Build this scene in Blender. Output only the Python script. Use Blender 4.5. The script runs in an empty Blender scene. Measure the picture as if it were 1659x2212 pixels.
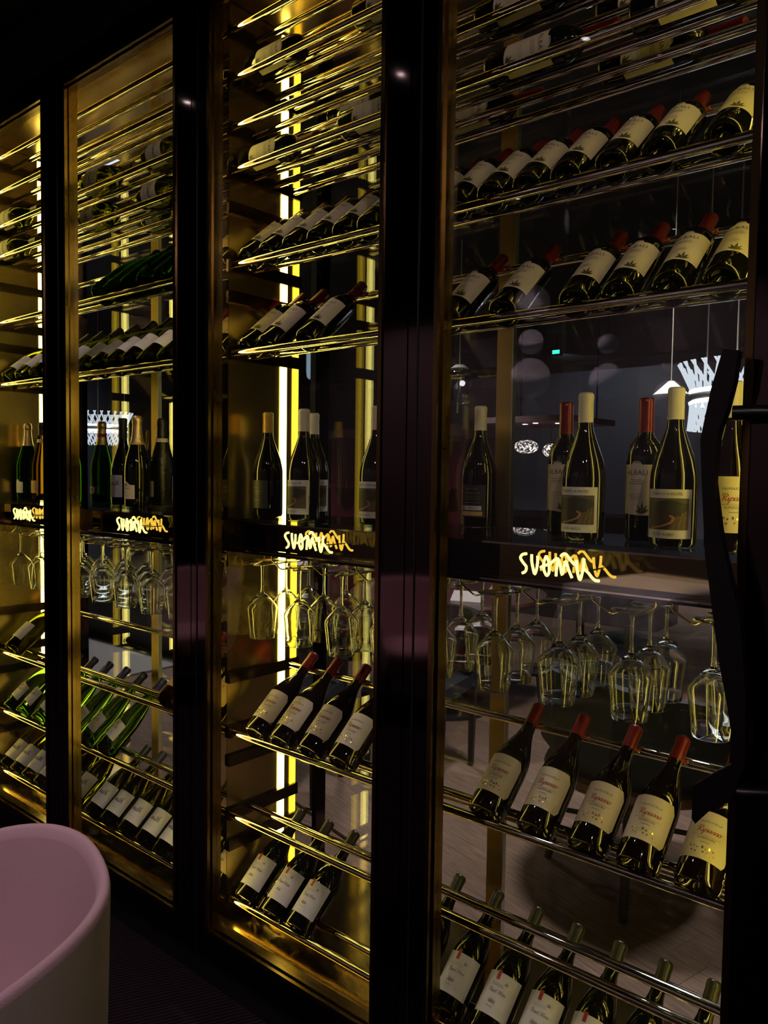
import bpy, bmesh, math, random
from mathutils import Matrix, Vector
from mathutils.geometry import tessellate_polygon
random.seed(7)
sc = bpy.context.scene
COL = sc.collection
R = math.radians
PI = math.pi

# ------------------------------------------------------------------ camera
cam_d = bpy.data.cameras.new('camera'); cam = bpy.data.objects.new('camera', cam_d); COL.objects.link(cam)
cam_d.sensor_fit = 'HORIZONTAL'; cam_d.sensor_width = 36.0; cam_d.lens = 36.0 * 1690.0 / 1659.0
cam_d.clip_start = 0.02; cam_d.clip_end = 60
_yaw, _pit, _rol = R(49.79210), R(2.94365), R(-0.77956)
_f = Vector((-math.cos(_yaw) * math.cos(_pit), math.sin(_yaw) * math.cos(_pit), -math.sin(_pit)))
_r = _f.cross(Vector((0, 0, 1))).normalized(); _d = _f.cross(_r)
_r2 = _r * math.cos(_rol) + _d * math.sin(_rol); _d2 = -_r * math.sin(_rol) + _d * math.cos(_rol)
_m = Matrix((_r2, -_d2, -_f)).transposed().to_4x4(); _m.translation = Vector((0, -1.36, 1.46))
cam.matrix_world = _m
sc.camera = cam

# ------------------------------------------------------------------ world, exposure, render quality
w = bpy.data.worlds.new('night'); sc.world = w; w.use_nodes = True
w.node_tree.nodes['Background'].inputs[0].default_value = (0.010, 0.010, 0.014, 1)
w.node_tree.nodes['Background'].inputs[1].default_value = 0.25
sc.view_settings.view_transform = 'Standard'; sc.view_settings.look = 'None'
sc.view_settings.gamma = 1.0; sc.view_settings.exposure = 0.0; sc.view_settings.use_curve_mapping = False
cy = sc.cycles
cy.max_bounces = 18; cy.transmission_bounces = 16; cy.glossy_bounces = 5; cy.diffuse_bounces = 3
cy.transparent_max_bounces = 40; cy.sample_clamp_indirect = 4.0; cy.sample_clamp_direct = 0.0
cy.caustics_reflective = False; cy.caustics_refractive = False; cy.blur_glossy = 0.0
cy.use_denoising = True; cy.adaptive_threshold = 0.03

def lamp(name, kind, loc, power, color, target=None, size=0.05, angle=80, blend=0.6):
    d = bpy.data.lights.new(name, kind); d.energy = power; d.color = color
    if kind == 'AREA': d.size = size
    else: d.shadow_soft_size = size
    if kind == 'SPOT': d.spot_size = R(angle); d.spot_blend = blend
    o = bpy.data.objects.new(name, d); COL.objects.link(o); o.location = loc
    if target is not None:
        o.rotation_euler = (Vector(target) - Vector(loc)).to_track_quat('-Z', 'Y').to_euler()
    return o
FZ = -0.04          # floor level
CEIL = 3.05
PINK = (1.0, 0.78, 0.80)
# dining side (camera side): ceiling downlights; list re-used below for their fixtures
DOWN_FRONT = [((-1.35, -1.30), 40, (-1.42, -0.95, 0.6), 46, (1.0, 0.74, 0.80)), ((-2.4, -2.6), 150, (-2.5, -2.6, 0.7), 85, PINK), ((0.9, -1.9), 32, (-0.8, 0.1, 1.1), 75, PINK),
              ((-2.036, -1.128), 20, (-1.75, 0.1, 0.9), 66, PINK), ((-2.906, -0.737), 22, (-2.7, 0.1, 0.9), 70, PINK), ((-4.3, -1.6), 120, (-4.3, -1.7, 0.5), 80, PINK), ((0.1, -2.5), 26, (-1.5, 0.1, 1.0), 75, PINK), ((-1.9, -3.7), 95, (-2.0, -3.8, 0.7), 50, (0.95, 0.85, 1.0))]
for (xy, p, tgt, ang, colr) in DOWN_FRONT:
    lamp('downlight_beam', 'SPOT', (xy[0], xy[1], CEIL - 0.03), p, colr, tgt, 0.035, ang)
# room behind the cabinets
DOWN_BACK = [((-1.375, 1.499), 240), ((-3.6, 2.6), 150), ((-6.0, 2.8), 240), ((-0.2, 2.3), 130), ((-4.6, 5.2), 110), ((-2.6, 8.6), 260), ((-6.5, 8.0), 200), ((-10.8, 3.5), 200)]  # the ones near the far walls are added to lift the dark room
for (xy, p) in DOWN_BACK:
    lamp('downlight_beam', 'SPOT', (xy[0], xy[1], CEIL - 0.03), p, (1.0, 0.86, 0.80), (xy[0], xy[1], 0), 0.13, 95)

for loc, tgt, p, colr in (((-9.6, 3.4, CEIL - 0.03), (-12, 3.2, 1.7), 75, (0.85, 0.90, 1.0)), ((-5.0, 8.0, CEIL - 0.03), (-5.0, 9.9, 1.7), 30, (0.85, 0.90, 1.0)), ((-1.6, 8.0, CEIL - 0.03), (-1.6, 9.9, 1.7), 30, (0.85, 0.90, 1.0)),
                    ((-5.5, -3.9, CEIL - 0.03), (-5.5, -5.5, 1.5), 42, PINK), ((-2.5, -3.9, CEIL - 0.03), (-2.5, -5.5, 1.5), 42, PINK), ((0.8, -3.9, CEIL - 0.03), (0.8, -5.5, 1.5), 42, PINK)):
    lamp('wall_fill_beam', 'SPOT', loc, p, colr, tgt, 0.04, 110)  # fill spots without fixtures, added to lift the walls and rail reflections

# ------------------------------------------------------------------ materials
MATS = {}
def nt(name):
    m = bpy.data.materials.new(name); m.use_nodes = True; MATS[name] = m
    return m, m.node_tree.nodes, m.node_tree.links, m.node_tree.nodes['Principled BSDF']
def pbr(name, col, rough=0.5, metal=0.0, spec=0.5, trans=0.0, ior=1.5, coat=0.0, emit=None, es=0.0, noise=None, bump=None):
    m, n, l, b = nt(name)
    b.inputs['Base Color'].default_value = (*col, 1); b.inputs['Roughness'].default_value = rough
    b.inputs['Metallic'].default_value = metal; b.inputs['Specular IOR Level'].default_value = spec
    b.inputs['Transmission Weight'].default_value = trans; b.inputs['IOR'].default_value = ior
    b.inputs['Coat Weight'].default_value = coat
    if emit: b.inputs['Emission Color'].default_value = (*emit, 1); b.inputs['Emission Strength'].default_value = es
    if noise or bump:
        tc = n.new('ShaderNodeTexCoord')
    if noise:      # (scale, amount, stretch)
        s, amt, st = noise
        mp = n.new('ShaderNodeMapping'); mp.inputs['Scale'].default_value = st; l.new(tc.outputs['Object'], mp.inputs[0])
        t = n.new('ShaderNodeTexNoise'); t.inputs['Scale'].default_value = s; t.inputs['Detail'].default_value = 4
        l.new(mp.outputs[0], t.inputs['Vector'])
        mx = n.new('ShaderNodeMixRGB'); mx.inputs[1].default_value = tuple(c * (1 - amt) for c in col) + (1,)
        mx.inputs[2].default_value = tuple(min(1, c * (1 + amt)) for c in col) + (1,)
        l.new(t.outputs['Fac'], mx.inputs[0]); l.new(mx.outputs[0], b.inputs['Base Color'])
    if bump:       # (scale, strength, stretch)
        s, amt, st = bump
        mp = n.new('ShaderNodeMapping'); mp.inputs['Scale'].default_value = st; l.new(tc.outputs['Object'], mp.inputs[0])
        t = n.new('ShaderNodeTexNoise'); t.inputs['Scale'].default_value = s; t.inputs['Detail'].default_value = 3
        l.new(mp.outputs[0], t.inputs['Vector'])
        bp = n.new('ShaderNodeBump'); bp.inputs['Strength'].default_value = amt; bp.inputs['Distance'].default_value = 0.002
        l.new(t.outputs['Fac'], bp.inputs['Height']); l.new(bp.outputs[0], b.inputs['Normal'])
    return m
def emit(name, col, s):
    m = bpy.data.materials.new(name); m.use_nodes = True; n = m.node_tree.nodes; l = m.node_tree.links; n.clear()
    e = n.new('ShaderNodeEmission'); o = n.new('ShaderNodeOutputMaterial'); e.inputs[0].default_value = (*col, 1); e.inputs[1].default_value = s
    l.new(e.outputs[0], o.inputs[0]); MATS[name] = m; return m
def pane_mat(name, tint, ior=1.5, rough=0.0):      # flat clear glass: straight-through with Fresnel mirror
    m = bpy.data.materials.new(name); m.use_nodes = True; n = m.node_tree.nodes; l = m.node_tree.links; n.clear()
    t = n.new('ShaderNodeBsdfTransparent'); t.inputs[0].default_value = (*tint, 1)
    g = n.new('ShaderNodeBsdfGlossy'); g.inputs['Roughness'].default_value = rough
    lw = n.new('ShaderNodeLayerWeight'); lw.inputs[0].default_value = 0.5          # Schlick: works the same on both faces of the sheet
    pw = n.new('ShaderNodeMath'); pw.operation = 'POWER'; pw.inputs[1].default_value = 5.0
    f0 = ((ior - 1) / (ior + 1)) ** 2
    ma = n.new('ShaderNodeMath'); ma.operation = 'MULTIPLY_ADD'; ma.inputs[1].default_value = 1 - f0; ma.inputs[2].default_value = f0
    mx = n.new('ShaderNodeMixShader'); o = n.new('ShaderNodeOutputMaterial')
    l.new(lw.outputs['Facing'], pw.inputs[0]); l.new(pw.outputs[0], ma.inputs[0]); l.new(ma.outputs[0], mx.inputs[0])
    l.new(t.outputs[0], mx.inputs[1]); l.new(g.outputs[0], mx.inputs[2]); l.new(mx.outputs[0], o.inputs[0])
    MATS[name] = m; return m
def glass_mat(name, col, ior, rough=0.0):
    m = bpy.data.materials.new(name); m.use_nodes = True; n = m.node_tree.nodes; l = m.node_tree.links; n.clear()
    g = n.new('ShaderNodeBsdfGlass'); g.inputs[0].default_value = (*col, 1); g.inputs['IOR'].default_value = ior; g.inputs['Roughness'].default_value = rough
    o = n.new('ShaderNodeOutputMaterial'); l.new(g.outputs[0], o.inputs[0]); MATS[name] = m; return m

pbr('lacquer', (0.10, 0.072, 0.075), 0.055, 1.0)
pbr('black_matte', (0.008, 0.008, 0.009), 0.5)
pbr('brass_trim', (0.22, 0.15, 0.06), 0.22, 1.0, bump=(40, 0.02, (1, 1, 0.05)))
pbr('brass_wall', (0.56, 0.41, 0.17), 0.24, 1.0)
pbr('brass_post', (0.46, 0.32, 0.12), 0.38, 1.0)
pbr('brass_mirror', (0.62, 0.48, 0.25), 0.03, 1.0)
pbr('brass_dark', (0.12, 0.085, 0.04), 0.22, 1.0)
pbr('brass_floor', (0.62, 0.46, 0.18), 0.16, 1.0)
pbr('rail_metal', (0.80, 0.74, 0.62), 0.045, 1.0, bump=(16, 0.14, (0.8, 1, 1)))
pbr('bronze_mirror', (0.30, 0.22, 0.10), 0.025, 1.0)
pbr('wire', (0.50, 0.42, 0.26), 0.2, 1.0)
emit('led', (1.0, 0.82, 0.20), 9.0)
emit('led_front', (1.0, 0.78, 0.13), 14.0)
emit('led_soft', (1.0, 0.66, 0.03), 2.6)
emit('neon', (1.0, 0.80, 0.16), 3.6)
pane_mat('door_glass', (0.97, 0.98, 0.97))
pane_mat('rear_glass', (0.90, 0.92, 0.92), 1.6)
pane_mat('lamp_pane', (0.55, 0.57, 0.62), 1.7)
pane_mat('shelf_glass', (0.86, 0.92, 0.90), 1.55)
glass_mat('crystal', (0.985, 0.99, 0.985), 1.45)
# wine bottles
pbr('wine_dark', (0.003, 0.0035, 0.002), 0.035, 0, 0.6)
pbr('wine_ruby', (0.004, 0.002, 0.0015), 0.035, 0, 0.6)
glass_mat('glass_olive', (0.36, 0.38, 0.08), 1.35)
glass_mat('glass_bottle_green', (0.15, 0.40, 0.06), 1.35)
glass_mat('glass_green', (0.34, 0.50, 0.18), 1.35)
glass_mat('glass_deep_green', (0.10, 0.24, 0.05), 1.35)
glass_mat('glass_amber', (0.24, 0.17, 0.035), 1.35)
pbr('wine_knobbly', (0.005, 0.006, 0.004), 0.05, 0, 0.6, bump=(130, 1.0, (1, 1, 1)))
pbr('cap_red', (0.15, 0.007, 0.011), 0.28, 0.35)
pbr('cap_wax', (0.23, 0.016, 0.012), 0.32, 0.2)
pbr('cap_cream', (0.62, 0.56, 0.42), 0.38)
pbr('cap_tan', (0.50, 0.30, 0.07), 0.35, 0.3)
pbr('cap_olive', (0.035, 0.034, 0.016), 0.3, 0.3)
pbr('cap_charcoal', (0.030, 0.028, 0.030), 0.35)
pbr('cap_navy', (0.020, 0.018, 0.050), 0.3)
pbr('cap_black', (0.010, 0.010, 0.012), 0.35)
pbr('foil_gold', (0.62, 0.45, 0.20), 0.28, 0.8, bump=(120, 0.8, (1, 1, 1)))
pbr('paper_cream', (0.62, 0.53, 0.38), 0.6, noise=(30, 0.08, (1, 1, 1)))
pbr('paper_white', (0.66, 0.62, 0.57), 0.6, noise=(30, 0.05, (1, 1, 1)))
pbr('paper_orange', (0.62, 0.36, 0.10), 0.55)
pbr('paper_black', (0.012, 0.012, 0.013), 0.5)
pbr('ink', (0.05, 0.035, 0.03), 0.5)
pbr('ink_grey', (0.30, 0.25, 0.20), 0.5)
pbr('ink_red', (0.28, 0.04, 0.03), 0.5)
pbr('ink_green', (0.06, 0.055, 0.02), 0.5)
pbr('tag_red', (0.42, 0.03, 0.02), 0.45)
pbr('foil_print', (0.60, 0.48, 0.20), 0.25, 0.8)
pbr('art_sky', (0.085, 0.075, 0.05), 0.6); pbr('art_hill', (0.030, 0.030, 0.012), 0.6, noise=(90, 0.6, (1, 1, 1)))
pbr('art_field', (0.035, 0.022, 0.014), 0.6, noise=(120, 0.6, (1, 1, 1))); pbr('art_road', (0.34, 0.17, 0.08), 0.6)
pbr('art_row', (0.15, 0.115, 0.045), 0.6, noise=(150, 0.5, (1, 1, 1))); pbr('art_row_pink', (0.15, 0.07, 0.04), 0.6)
# rooms
pbr('carpet', (0.014, 0.009, 0.012), 0.95)
m, n, l, b = nt('carpet_ribbed')
tc = n.new('ShaderNodeTexCoord'); mp = n.new('ShaderNodeMapping'); mp.inputs['Rotation'].default_value = (0, 0, R(28)); l.new(tc.outputs['Object'], mp.inputs[0])
wv = n.new('ShaderNodeTexWave'); wv.inputs['Scale'].default_value = 24; wv.inputs['Distortion'].default_value = 1.2; wv.inputs['Detail'].default_value = 2; l.new(mp.outputs[0], wv.inputs[0])
cr = n.new('ShaderNodeValToRGB'); cr.color_ramp.elements[0].color = (0.006, 0.004, 0.006, 1); cr.color_ramp.elements[1].color = (0.030, 0.018, 0.026, 1)
l.new(wv.outputs['Fac'], cr.inputs[0]); l.new(cr.outputs[0], b.inputs['Base Color']); b.inputs['Roughness'].default_value = 0.95; b.inputs['Specular IOR Level'].default_value = 0.1
bp = n.new('ShaderNodeBump'); bp.inputs['Strength'].default_value = 0.6; bp.inputs['Distance'].default_value = 0.006; l.new(wv.outputs['Fac'], bp.inputs['Height']); l.new(bp.outputs[0], b.inputs['Normal'])
for k, c in enumerate([(0.235, 0.160, 0.125), (0.215, 0.145, 0.112), (0.25, 0.172, 0.137)]):
    pbr('plank_%d' % k, c, 0.42, 0, 0.4, noise=(9, 0.75, (1.0, 9, 1)))
pbr('wall_dark', (0.035, 0.038, 0.050), 0.5)
pbr('wall_mauve', (0.30, 0.24, 0.26), 0.6)
pbr('wall_navy', (0.10, 0.105, 0.135), 0.5)
pbr('wall_grey', (0.14, 0.15, 0.19), 0.5)
pbr('ceiling_black', (0.006, 0.006, 0.007), 0.8)
pbr('grey_column', (0.16, 0.18, 0.21), 0.5)
pbr('fabric_pink', (0.60, 0.40, 0.45), 0.85, 0, 0.2, bump=(420, 0.35, (1, 1, 1)))
pbr('fabric_shell', (0.50, 0.42, 0.37), 0.85, 0, 0.2, bump=(420, 0.35, (1, 1, 1)))
pbr('fabric_navy', (0.030, 0.040, 0.055), 0.75)
pbr('leather_black', (0.020, 0.022, 0.026), 0.38)
pbr('wood_leg', (0.018, 0.016, 0.016), 0.45)
pbr('wood_ring', (0.20, 0.085, 0.045), 0.4, noise=(20, 0.3, (1, 1, 6)))
pbr('cloth_white', (0.72, 0.68, 0.72), 0.85)
pbr('table_maroon', (0.06, 0.022, 0.024), 0.35)
pbr('mauve', (0.16, 0.09, 0.11), 0.6)
pbr('red_wall', (0.085, 0.008, 0.014), 0.5)
pbr('stone', (0.30, 0.30, 0.31), 0.5); pbr('stone_dark', (0.06, 0.062, 0.068), 0.45); pbr('alu', (0.6, 0.62, 0.62), 0.3, 1.0)
pbr('handle_wood', (0.007, 0.005, 0.005), 0.35, 0, 0.4)
pbr('cord', (0.50, 0.46, 0.40), 0.8)
pbr('plastic_white', (0.60, 0.60, 0.62), 0.5)
pbr('globe_glow', (0.75, 0.68, 0.78), 0.25, 0, 0.5, emit=(0.80, 0.72, 0.86), es=0.10)
emit('crystal_glow', (0.92, 0.95, 1.0), 5.0)
emit('slat_glow', (0.80, 0.84, 0.95), 1.2)
emit('exit_green', (0.05, 0.85, 0.62), 2.0)
emit('bulb_warm', (1.0, 0.82, 0.74), 5.0)
m = emit('sparkle', (1.0, 0.84, 0.80), 1.0); _n = m.node_tree.nodes; _l = m.node_tree.links; _t = _n.new('ShaderNodeTexCoord'); _v = _n.new('ShaderNodeTexNoise'); _v.inputs['Scale'].default_value = 38; _v.inputs['Detail'].default_value = 3
_r = _n.new('ShaderNodeValToRGB'); _r.color_ramp.elements[0].position = 0.47; _r.color_ramp.elements[0].color = (0.02, 0.02, 0.02, 1); _r.color_ramp.elements[1].position = 0.68; _r.color_ramp.elements[1].color = (1, 1, 1, 1)
_k = _n.new('ShaderNodeMath'); _k.operation = 'MULTIPLY'; _k.inputs[1].default_value = 3.0
_l.new(_t.outputs['Object'], _v.inputs['Vector']); _l.new(_v.outputs['Fac'], _r.inputs[0]); _l.new(_r.outputs[0], _k.inputs[0]); _l.new(_k.outputs[0], [q for q in _n if q.type == 'EMISSION'][0].inputs[1])
emit('glow_red', (1.0, 0.25, 0.25), 1.2)
emit('screen', (0.15, 0.55, 0.60), 1.0)
m = pane_mat('lamp_lit', (0.80, 0.88, 0.95), 1.5); _n = m.node_tree.nodes; _l = m.node_tree.links      # lit blown-glass shade
_e = _n.new('ShaderNodeEmission'); _e.inputs[0].default_value = (0.52, 0.64, 0.76, 1); _e.inputs[1].default_value = 0.16
_a = _n.new('ShaderNodeAddShader'); _o = [q for q in _n if q.type == 'OUTPUT_MATERIAL'][0]; _src = _o.inputs[0].links[0].from_socket
_l.new(_src, _a.inputs[0]); _l.new(_e.outputs[0], _a.inputs[1]); _l.new(_a.outputs[0], _o.inputs[0])
glass_mat('lamp_glass', (0.80, 0.88, 0.95), 1.2)
glass_mat('lamp_smoke', (0.45, 0.47, 0.52), 1.2)
emit('panel_white', (0.80, 0.85, 1.0), 1.6)
emit('down_disc', (1.0, 0.88, 0.84), 14.0)

# ------------------------------------------------------------------ mesh helpers
class MB:
    def __init__(s): s.v = []; s.f = []; s.mi = []
    def add(s, vs, fs, mi=0):
        o = len(s.v); s.v += [tuple(p) for p in vs]; s.f += [tuple(i + o for i in f) for f in fs]; s.mi += [mi] * len(fs); return s
    def box(s, x0, x1, y0, y1, z0, z1, mi=0):
        return s.add([(x0, y0, z0), (x1, y0, z0), (x1, y1, z0), (x0, y1, z0), (x0, y0, z1), (x1, y0, z1), (x1, y1, z1), (x0, y1, z1)],
                     [(0, 3, 2, 1), (4, 5, 6, 7), (0, 1, 5, 4), (1, 2, 6, 5), (2, 3, 7, 6), (3, 0, 4, 7)], mi)
    def hexa(s, a, b, mi=0):      # two quads (bottom, top)
        return s.add(list(a) + list(b), [(0, 3, 2, 1), (4, 5, 6, 7), (0, 1, 5, 4), (1, 2, 6, 5), (2, 3, 7, 6), (3, 0, 4, 7)], mi)
    def tube(s, pts, r, n=10, cap=True, closed=False, mi=0):
        P = [Vector(p) for p in pts]; rings = []; prev = None
        rr = r if isinstance(r, (list, tuple)) else [r] * len(P)
        for i, p in enumerate(P):
            if closed: t = (P[(i + 1) % len(P)] - P[i - 1])
            else: t = (P[min(i + 1, len(P) - 1)] - P[max(i - 1, 0)])
            t.normalize()
            if prev is None:
                a = Vector((0, 0, 1)) if abs(t.z) < 0.9 else Vector((1, 0, 0)); u = t.cross(a).normalized()
            else:
                u = (prev - t * prev.dot(t)).normalized()
            prev = u; v = t.cross(u)
            rings.append([p + (u * math.cos(2 * PI * k / n) + v * math.sin(2 * PI * k / n)) * rr[i] for k in range(n)])
        vs = [q for rg in rings for q in rg]; fs = []
        m = len(P)
        for i in range(m if closed else m - 1):
            a = i * n; b2 = ((i + 1) % m) * n
            for k in range(n): fs.append((a + k, a + (k + 1) % n, b2 + (k + 1) % n, b2 + k))
        if cap and not closed: fs.append(tuple(reversed(range(n)))); fs.append(tuple((m - 1) * n + k for k in range(n)))
        return s.add(vs, fs, mi)
    def lathe(s, prof, n=28, cx=0, cy_=0, cz=0, mi=0):
        vs = []; fs = []; idx = []
        for (r, z) in prof:
            if r < 1e-6: idx.append([len(vs)]); vs.append((cx, cy_, cz + z))
            else:
                idx.append(list(range(len(vs), len(vs) + n)))
                vs += [(cx + r * math.cos(2 * PI * k / n), cy_ + r * math.sin(2 * PI * k / n), cz + z) for k in range(n)]
        for a, b2 in zip(idx[:-1], idx[1:]):
            for k in range(n):
                k2 = (k + 1) % n
                if len(a) == 1 and len(b2) == 1: continue
                if len(a) == 1: fs.append((a[0], b2[k2], b2[k]))
                elif len(b2) == 1: fs.append((a[k], a[k2], b2[0]))
                else: fs.append((a[k], a[k2], b2[k2], b2[k]))
        return s.add(vs, fs, mi)
    def prism(s, poly, y0, y1, mi=0):        # polygon in XZ extruded along Y
        n = len(poly)
        tris = tessellate_polygon([[Vector((p[0], p[1], 0)) for p in poly]])
        vs = [(p[0], y0, p[1]) for p in poly] + [(p[0], y1, p[1]) for p in poly]
        fs = [tuple(t) for t in tris] + [tuple(n + i for i in reversed(t)) for t in tris]
        fs += [(i, (i + 1) % n, n + (i + 1) % n, n + i) for i in range(n)]
        return s.add(vs, fs, mi)
    def mesh(s, name, smooth=None):
        me = bpy.data.meshes.new(name); me.from_pydata(s.v, [], s.f); me.update()
        bm = bmesh.new(); bm.from_mesh(me); bmesh.ops.recalc_face_normals(bm, faces=bm.faces); bm.to_mesh(me); bm.free()
        if smooth is not None:
            me.shade_smooth(); me.set_sharp_from_angle(angle=R(smooth))
        return me
def link(name, data, parent=None):
    o = bpy.data.objects.new(name, data); COL.objects.link(o)
    if parent is not None: o.parent = parent
    return o
def part(name, mb, mat, parent=None, smooth=None):
    me = mb.mesh(name, smooth) if isinstance(mb, MB) else mb
    if mat is not None and len(me.materials) == 0: me.materials.append(MATS[mat])
    return link(name, me, parent)
def tag(o, label, cat, group=None, kind=None):
    o['label'] = label; o['category'] = cat
    if group: o['group'] = group
    if kind: o['kind'] = kind
    return o
def struct(name, mb, mat, smooth=None, parent=None):
    o = part(name, mb, mat, parent, smooth)
    if parent is None: o['kind'] = 'structure'
    return o
def thing(name, label, cat, loc=(0, 0, 0), rot=(0, 0, 0), group=None):
    o = link(name, None); o.location = loc; o.rotation_euler = rot; o.empty_display_size = 0.05
    return tag(o, label, cat, group)
def smooth_line(pts, k=6):     # Catmull-Rom
    P = [Vector(p) for p in pts]; out = []
    for i in range(len(P) - 1):
        p0 = P[max(i - 1, 0)]; p1 = P[i]; p2 = P[i + 1]; p3 = P[min(i + 2, len(P) - 1)]
        for j in range(k):
            t = j / k
            out.append(0.5 * ((2 * p1) + (-p0 + p2) * t + (2 * p0 - 5 * p1 + 4 * p2 - p3) * t * t + (-p0 + 3 * p1 - 3 * p2 + p3) * t ** 3))
    out.append(P[-1]); return out

# flat print wrapped on a bottle: shapes in (u, v) metres, u along the circumference, v along the axis
def flat_poly(poly):
    tr = tessellate_polygon([[Vector((p[0], p[1], 0)) for p in poly]])
    return [(p[0], p[1]) for p in poly], [tuple(t) for t in tr]
def ribbon(pts, wd, k=5, taper=True):
    L = smooth_line([(p[0], p[1], 0) for p in pts], k); vs = []; fs = []
    for i, p in enumerate(L):
        t = (L[min(i + 1, len(L) - 1)] - L[max(i - 1, 0)]); t.normalize(); nn = Vector((-t.y, t.x, 0))
        wv = wd * (0.55 + 0.9 * abs(t.y)) if taper else wd
        vs += [(p.x + nn.x * wv / 2, p.y + nn.y * wv / 2), (p.x - nn.x * wv / 2, p.y - nn.y * wv / 2)]
        if i: fs.append((2 * i - 2, 2 * i - 1, 2 * i + 1, 2 * i))
    return vs, fs
_TXT = {}
def text2d(body, size, shear=0.0, spacing=1.0):
    key = (body, shear, spacing)
    if key not in _TXT:
        cu = bpy.data.curves.new('txt', 'FONT'); cu.body = body; cu.size = 1.0; cu.shear = shear; cu.space_character = spacing
        cu.align_x = 'CENTER'; cu.align_y = 'CENTER'; cu.resolution_u = 2
        o = bpy.data.objects.new('txt', cu); COL.objects.link(o); bpy.context.view_layer.update()
        dg = bpy.context.evaluated_depsgraph_get(); me = bpy.data.meshes.new_from_object(o.evaluated_get(dg))
        _TXT[key] = ([(v.co.x, v.co.y) for v in me.vertices], [tuple(p.vertices) for p in me.polygons])
        bpy.data.objects.remove(o); bpy.data.curves.remove(cu); bpy.data.meshes.remove(me)
    vs, fs = _TXT[key]
    return [(x * size, y * size) for x, y in vs], fs
def shift(sh, du, dv): return [(u + du, v + dv) for u, v in sh[0]], sh[1]
def wrapped(name, shapes, r, mat, step=0.006):
    mb = MB()
    for vs, fs in shapes: mb.add([(u, v, 0) for u, v in vs], fs)
    me = bpy.data.meshes.new(name); me.from_pydata(mb.v, [], mb.f); bm = bmesh.new(); bm.from_mesh(me)
    us = [v.co.x for v in bm.verts]; k = math.ceil(min(us) / step)
    while k * step < max(us):
        bmesh.ops.bisect_plane(bm, geom=bm.verts[:] + bm.edges[:] + bm.faces[:], plane_co=(k * step, 0, 0), plane_no=(1, 0, 0)); k += 1
    for v in bm.verts:
        a = v.co.x / r; z = v.co.y; v.co = Vector((r * math.sin(a), -r * math.cos(a), z))
    for f in bm.faces:
        c = f.calc_center_median(); f.normal_update()
        if f.normal.x * c.x + f.normal.y * c.y < 0: f.normal_flip()
    bm.to_mesh(me); bm.free(); me.materials.append(MATS[mat]); me.shade_smooth(); return me
def bar(u0, u1, v, h=0.0008): return [(u0, v - h / 2), (u1, v - h / 2), (u1, v + h / 2), (u0, v + h / 2)], [(0, 1, 2, 3)]

# ------------------------------------------------------------------ room shell
def plank_floor(parent):
    k = 0
    meshes = []
    for j in range(3):
        mb = MB().box(0, 1.502, 0, 0.1486, -0.012, 0.0); me = mb.mesh('plank'); me.materials.append(MATS['plank_%d' % j]); meshes.append(me)
    ang = R(-14); ca, sa = math.cos(ang), math.sin(ang)
    for iy in range(24):
        off = random.uniform(0, 1.5)
        for ix in range(5):
            u = -5.6 + ix * 1.503 + off; v = 0.2 + iy * 0.149
            x = u * ca - v * sa; y = u * sa + v * ca + 0.2
            if not (-5.0 < x < 0.6 and 0.5 < y < 4.6): continue
            o = link('plank', meshes[k % 3], parent); k = random.randrange(3)
            o.location = (x, y, FZ + 0.010 + random.uniform(0, 0.0012)); o.rotation_euler = (0, 0, ang)
floor = struct('floor', MB().box(-12, 5, 0.56, 10, FZ - 0.1, FZ - 0.004), 'plank_1')
plank_floor(floor)
struct('floor_carpet', MB().box(-12, 5, -7, 0.56, FZ - 0.1, FZ), 'carpet_ribbed')
struct('ceiling', MB().box(-12, 5, -7, 10, CEIL, CEIL + 0.1), 'ceiling_black')
struct('wall_back', MB().box(-12, 5, 9.9, 10, FZ, CEIL), 'wall_navy')
struct('wall_left', MB().box(-12.1, -12, -7, 10, FZ, CEIL), 'wall_grey')
struct('wall_right', MB().box(5, 5.1, -7, 10, FZ, CEIL), 'wall_dark')
struct('wall_front', MB().box(-12, 5, -5.6, -5.5, FZ, CEIL), 'wall_mauve')

# ------------------------------------------------------------------ the wine cabinets
P = 0.786; POSTS = [-0.297 - P * k for k in range(5)]
ROWS = {'C': 0.160, 'B': 0.420, 'A': 0.673, 'U1': 1.800, 'U2': 2.055}
LIE = [2.325, 2.446, 2.584, 2.720]
ZB, ZT = 0.128, 2.752
RR = 0.0105
BAYNAME = ['right-hand bay', 'third bay from the left', 'second bay from the left', 'far-left bay']
HANDLE = [(-0.395, 1.659), (-0.411, 1.598), (-0.425, 1.518), (-0.42, 1.444), (-0.411, 1.328), (-0.404, 1.289), (-0.384, 1.164), (-0.369, 1.097), (-0.361, 1.05), (-0.36, 1.007), (-0.386, 0.985), (-0.418, 0.956), (-0.418, 0.902), (-0.412, 0.895), (-0.388, 0.926), (-0.36, 0.946), (-0.34, 1.011), (-0.343, 1.12), (-0.356, 1.243), (-0.372, 1.3), (-0.38, 1.33), (-0.39, 1.374), (-0.402, 1.452), (-0.398, 1.529), (-0.387, 1.561), (-0.377, 1.607), (-0.372, 1.655)]

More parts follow.
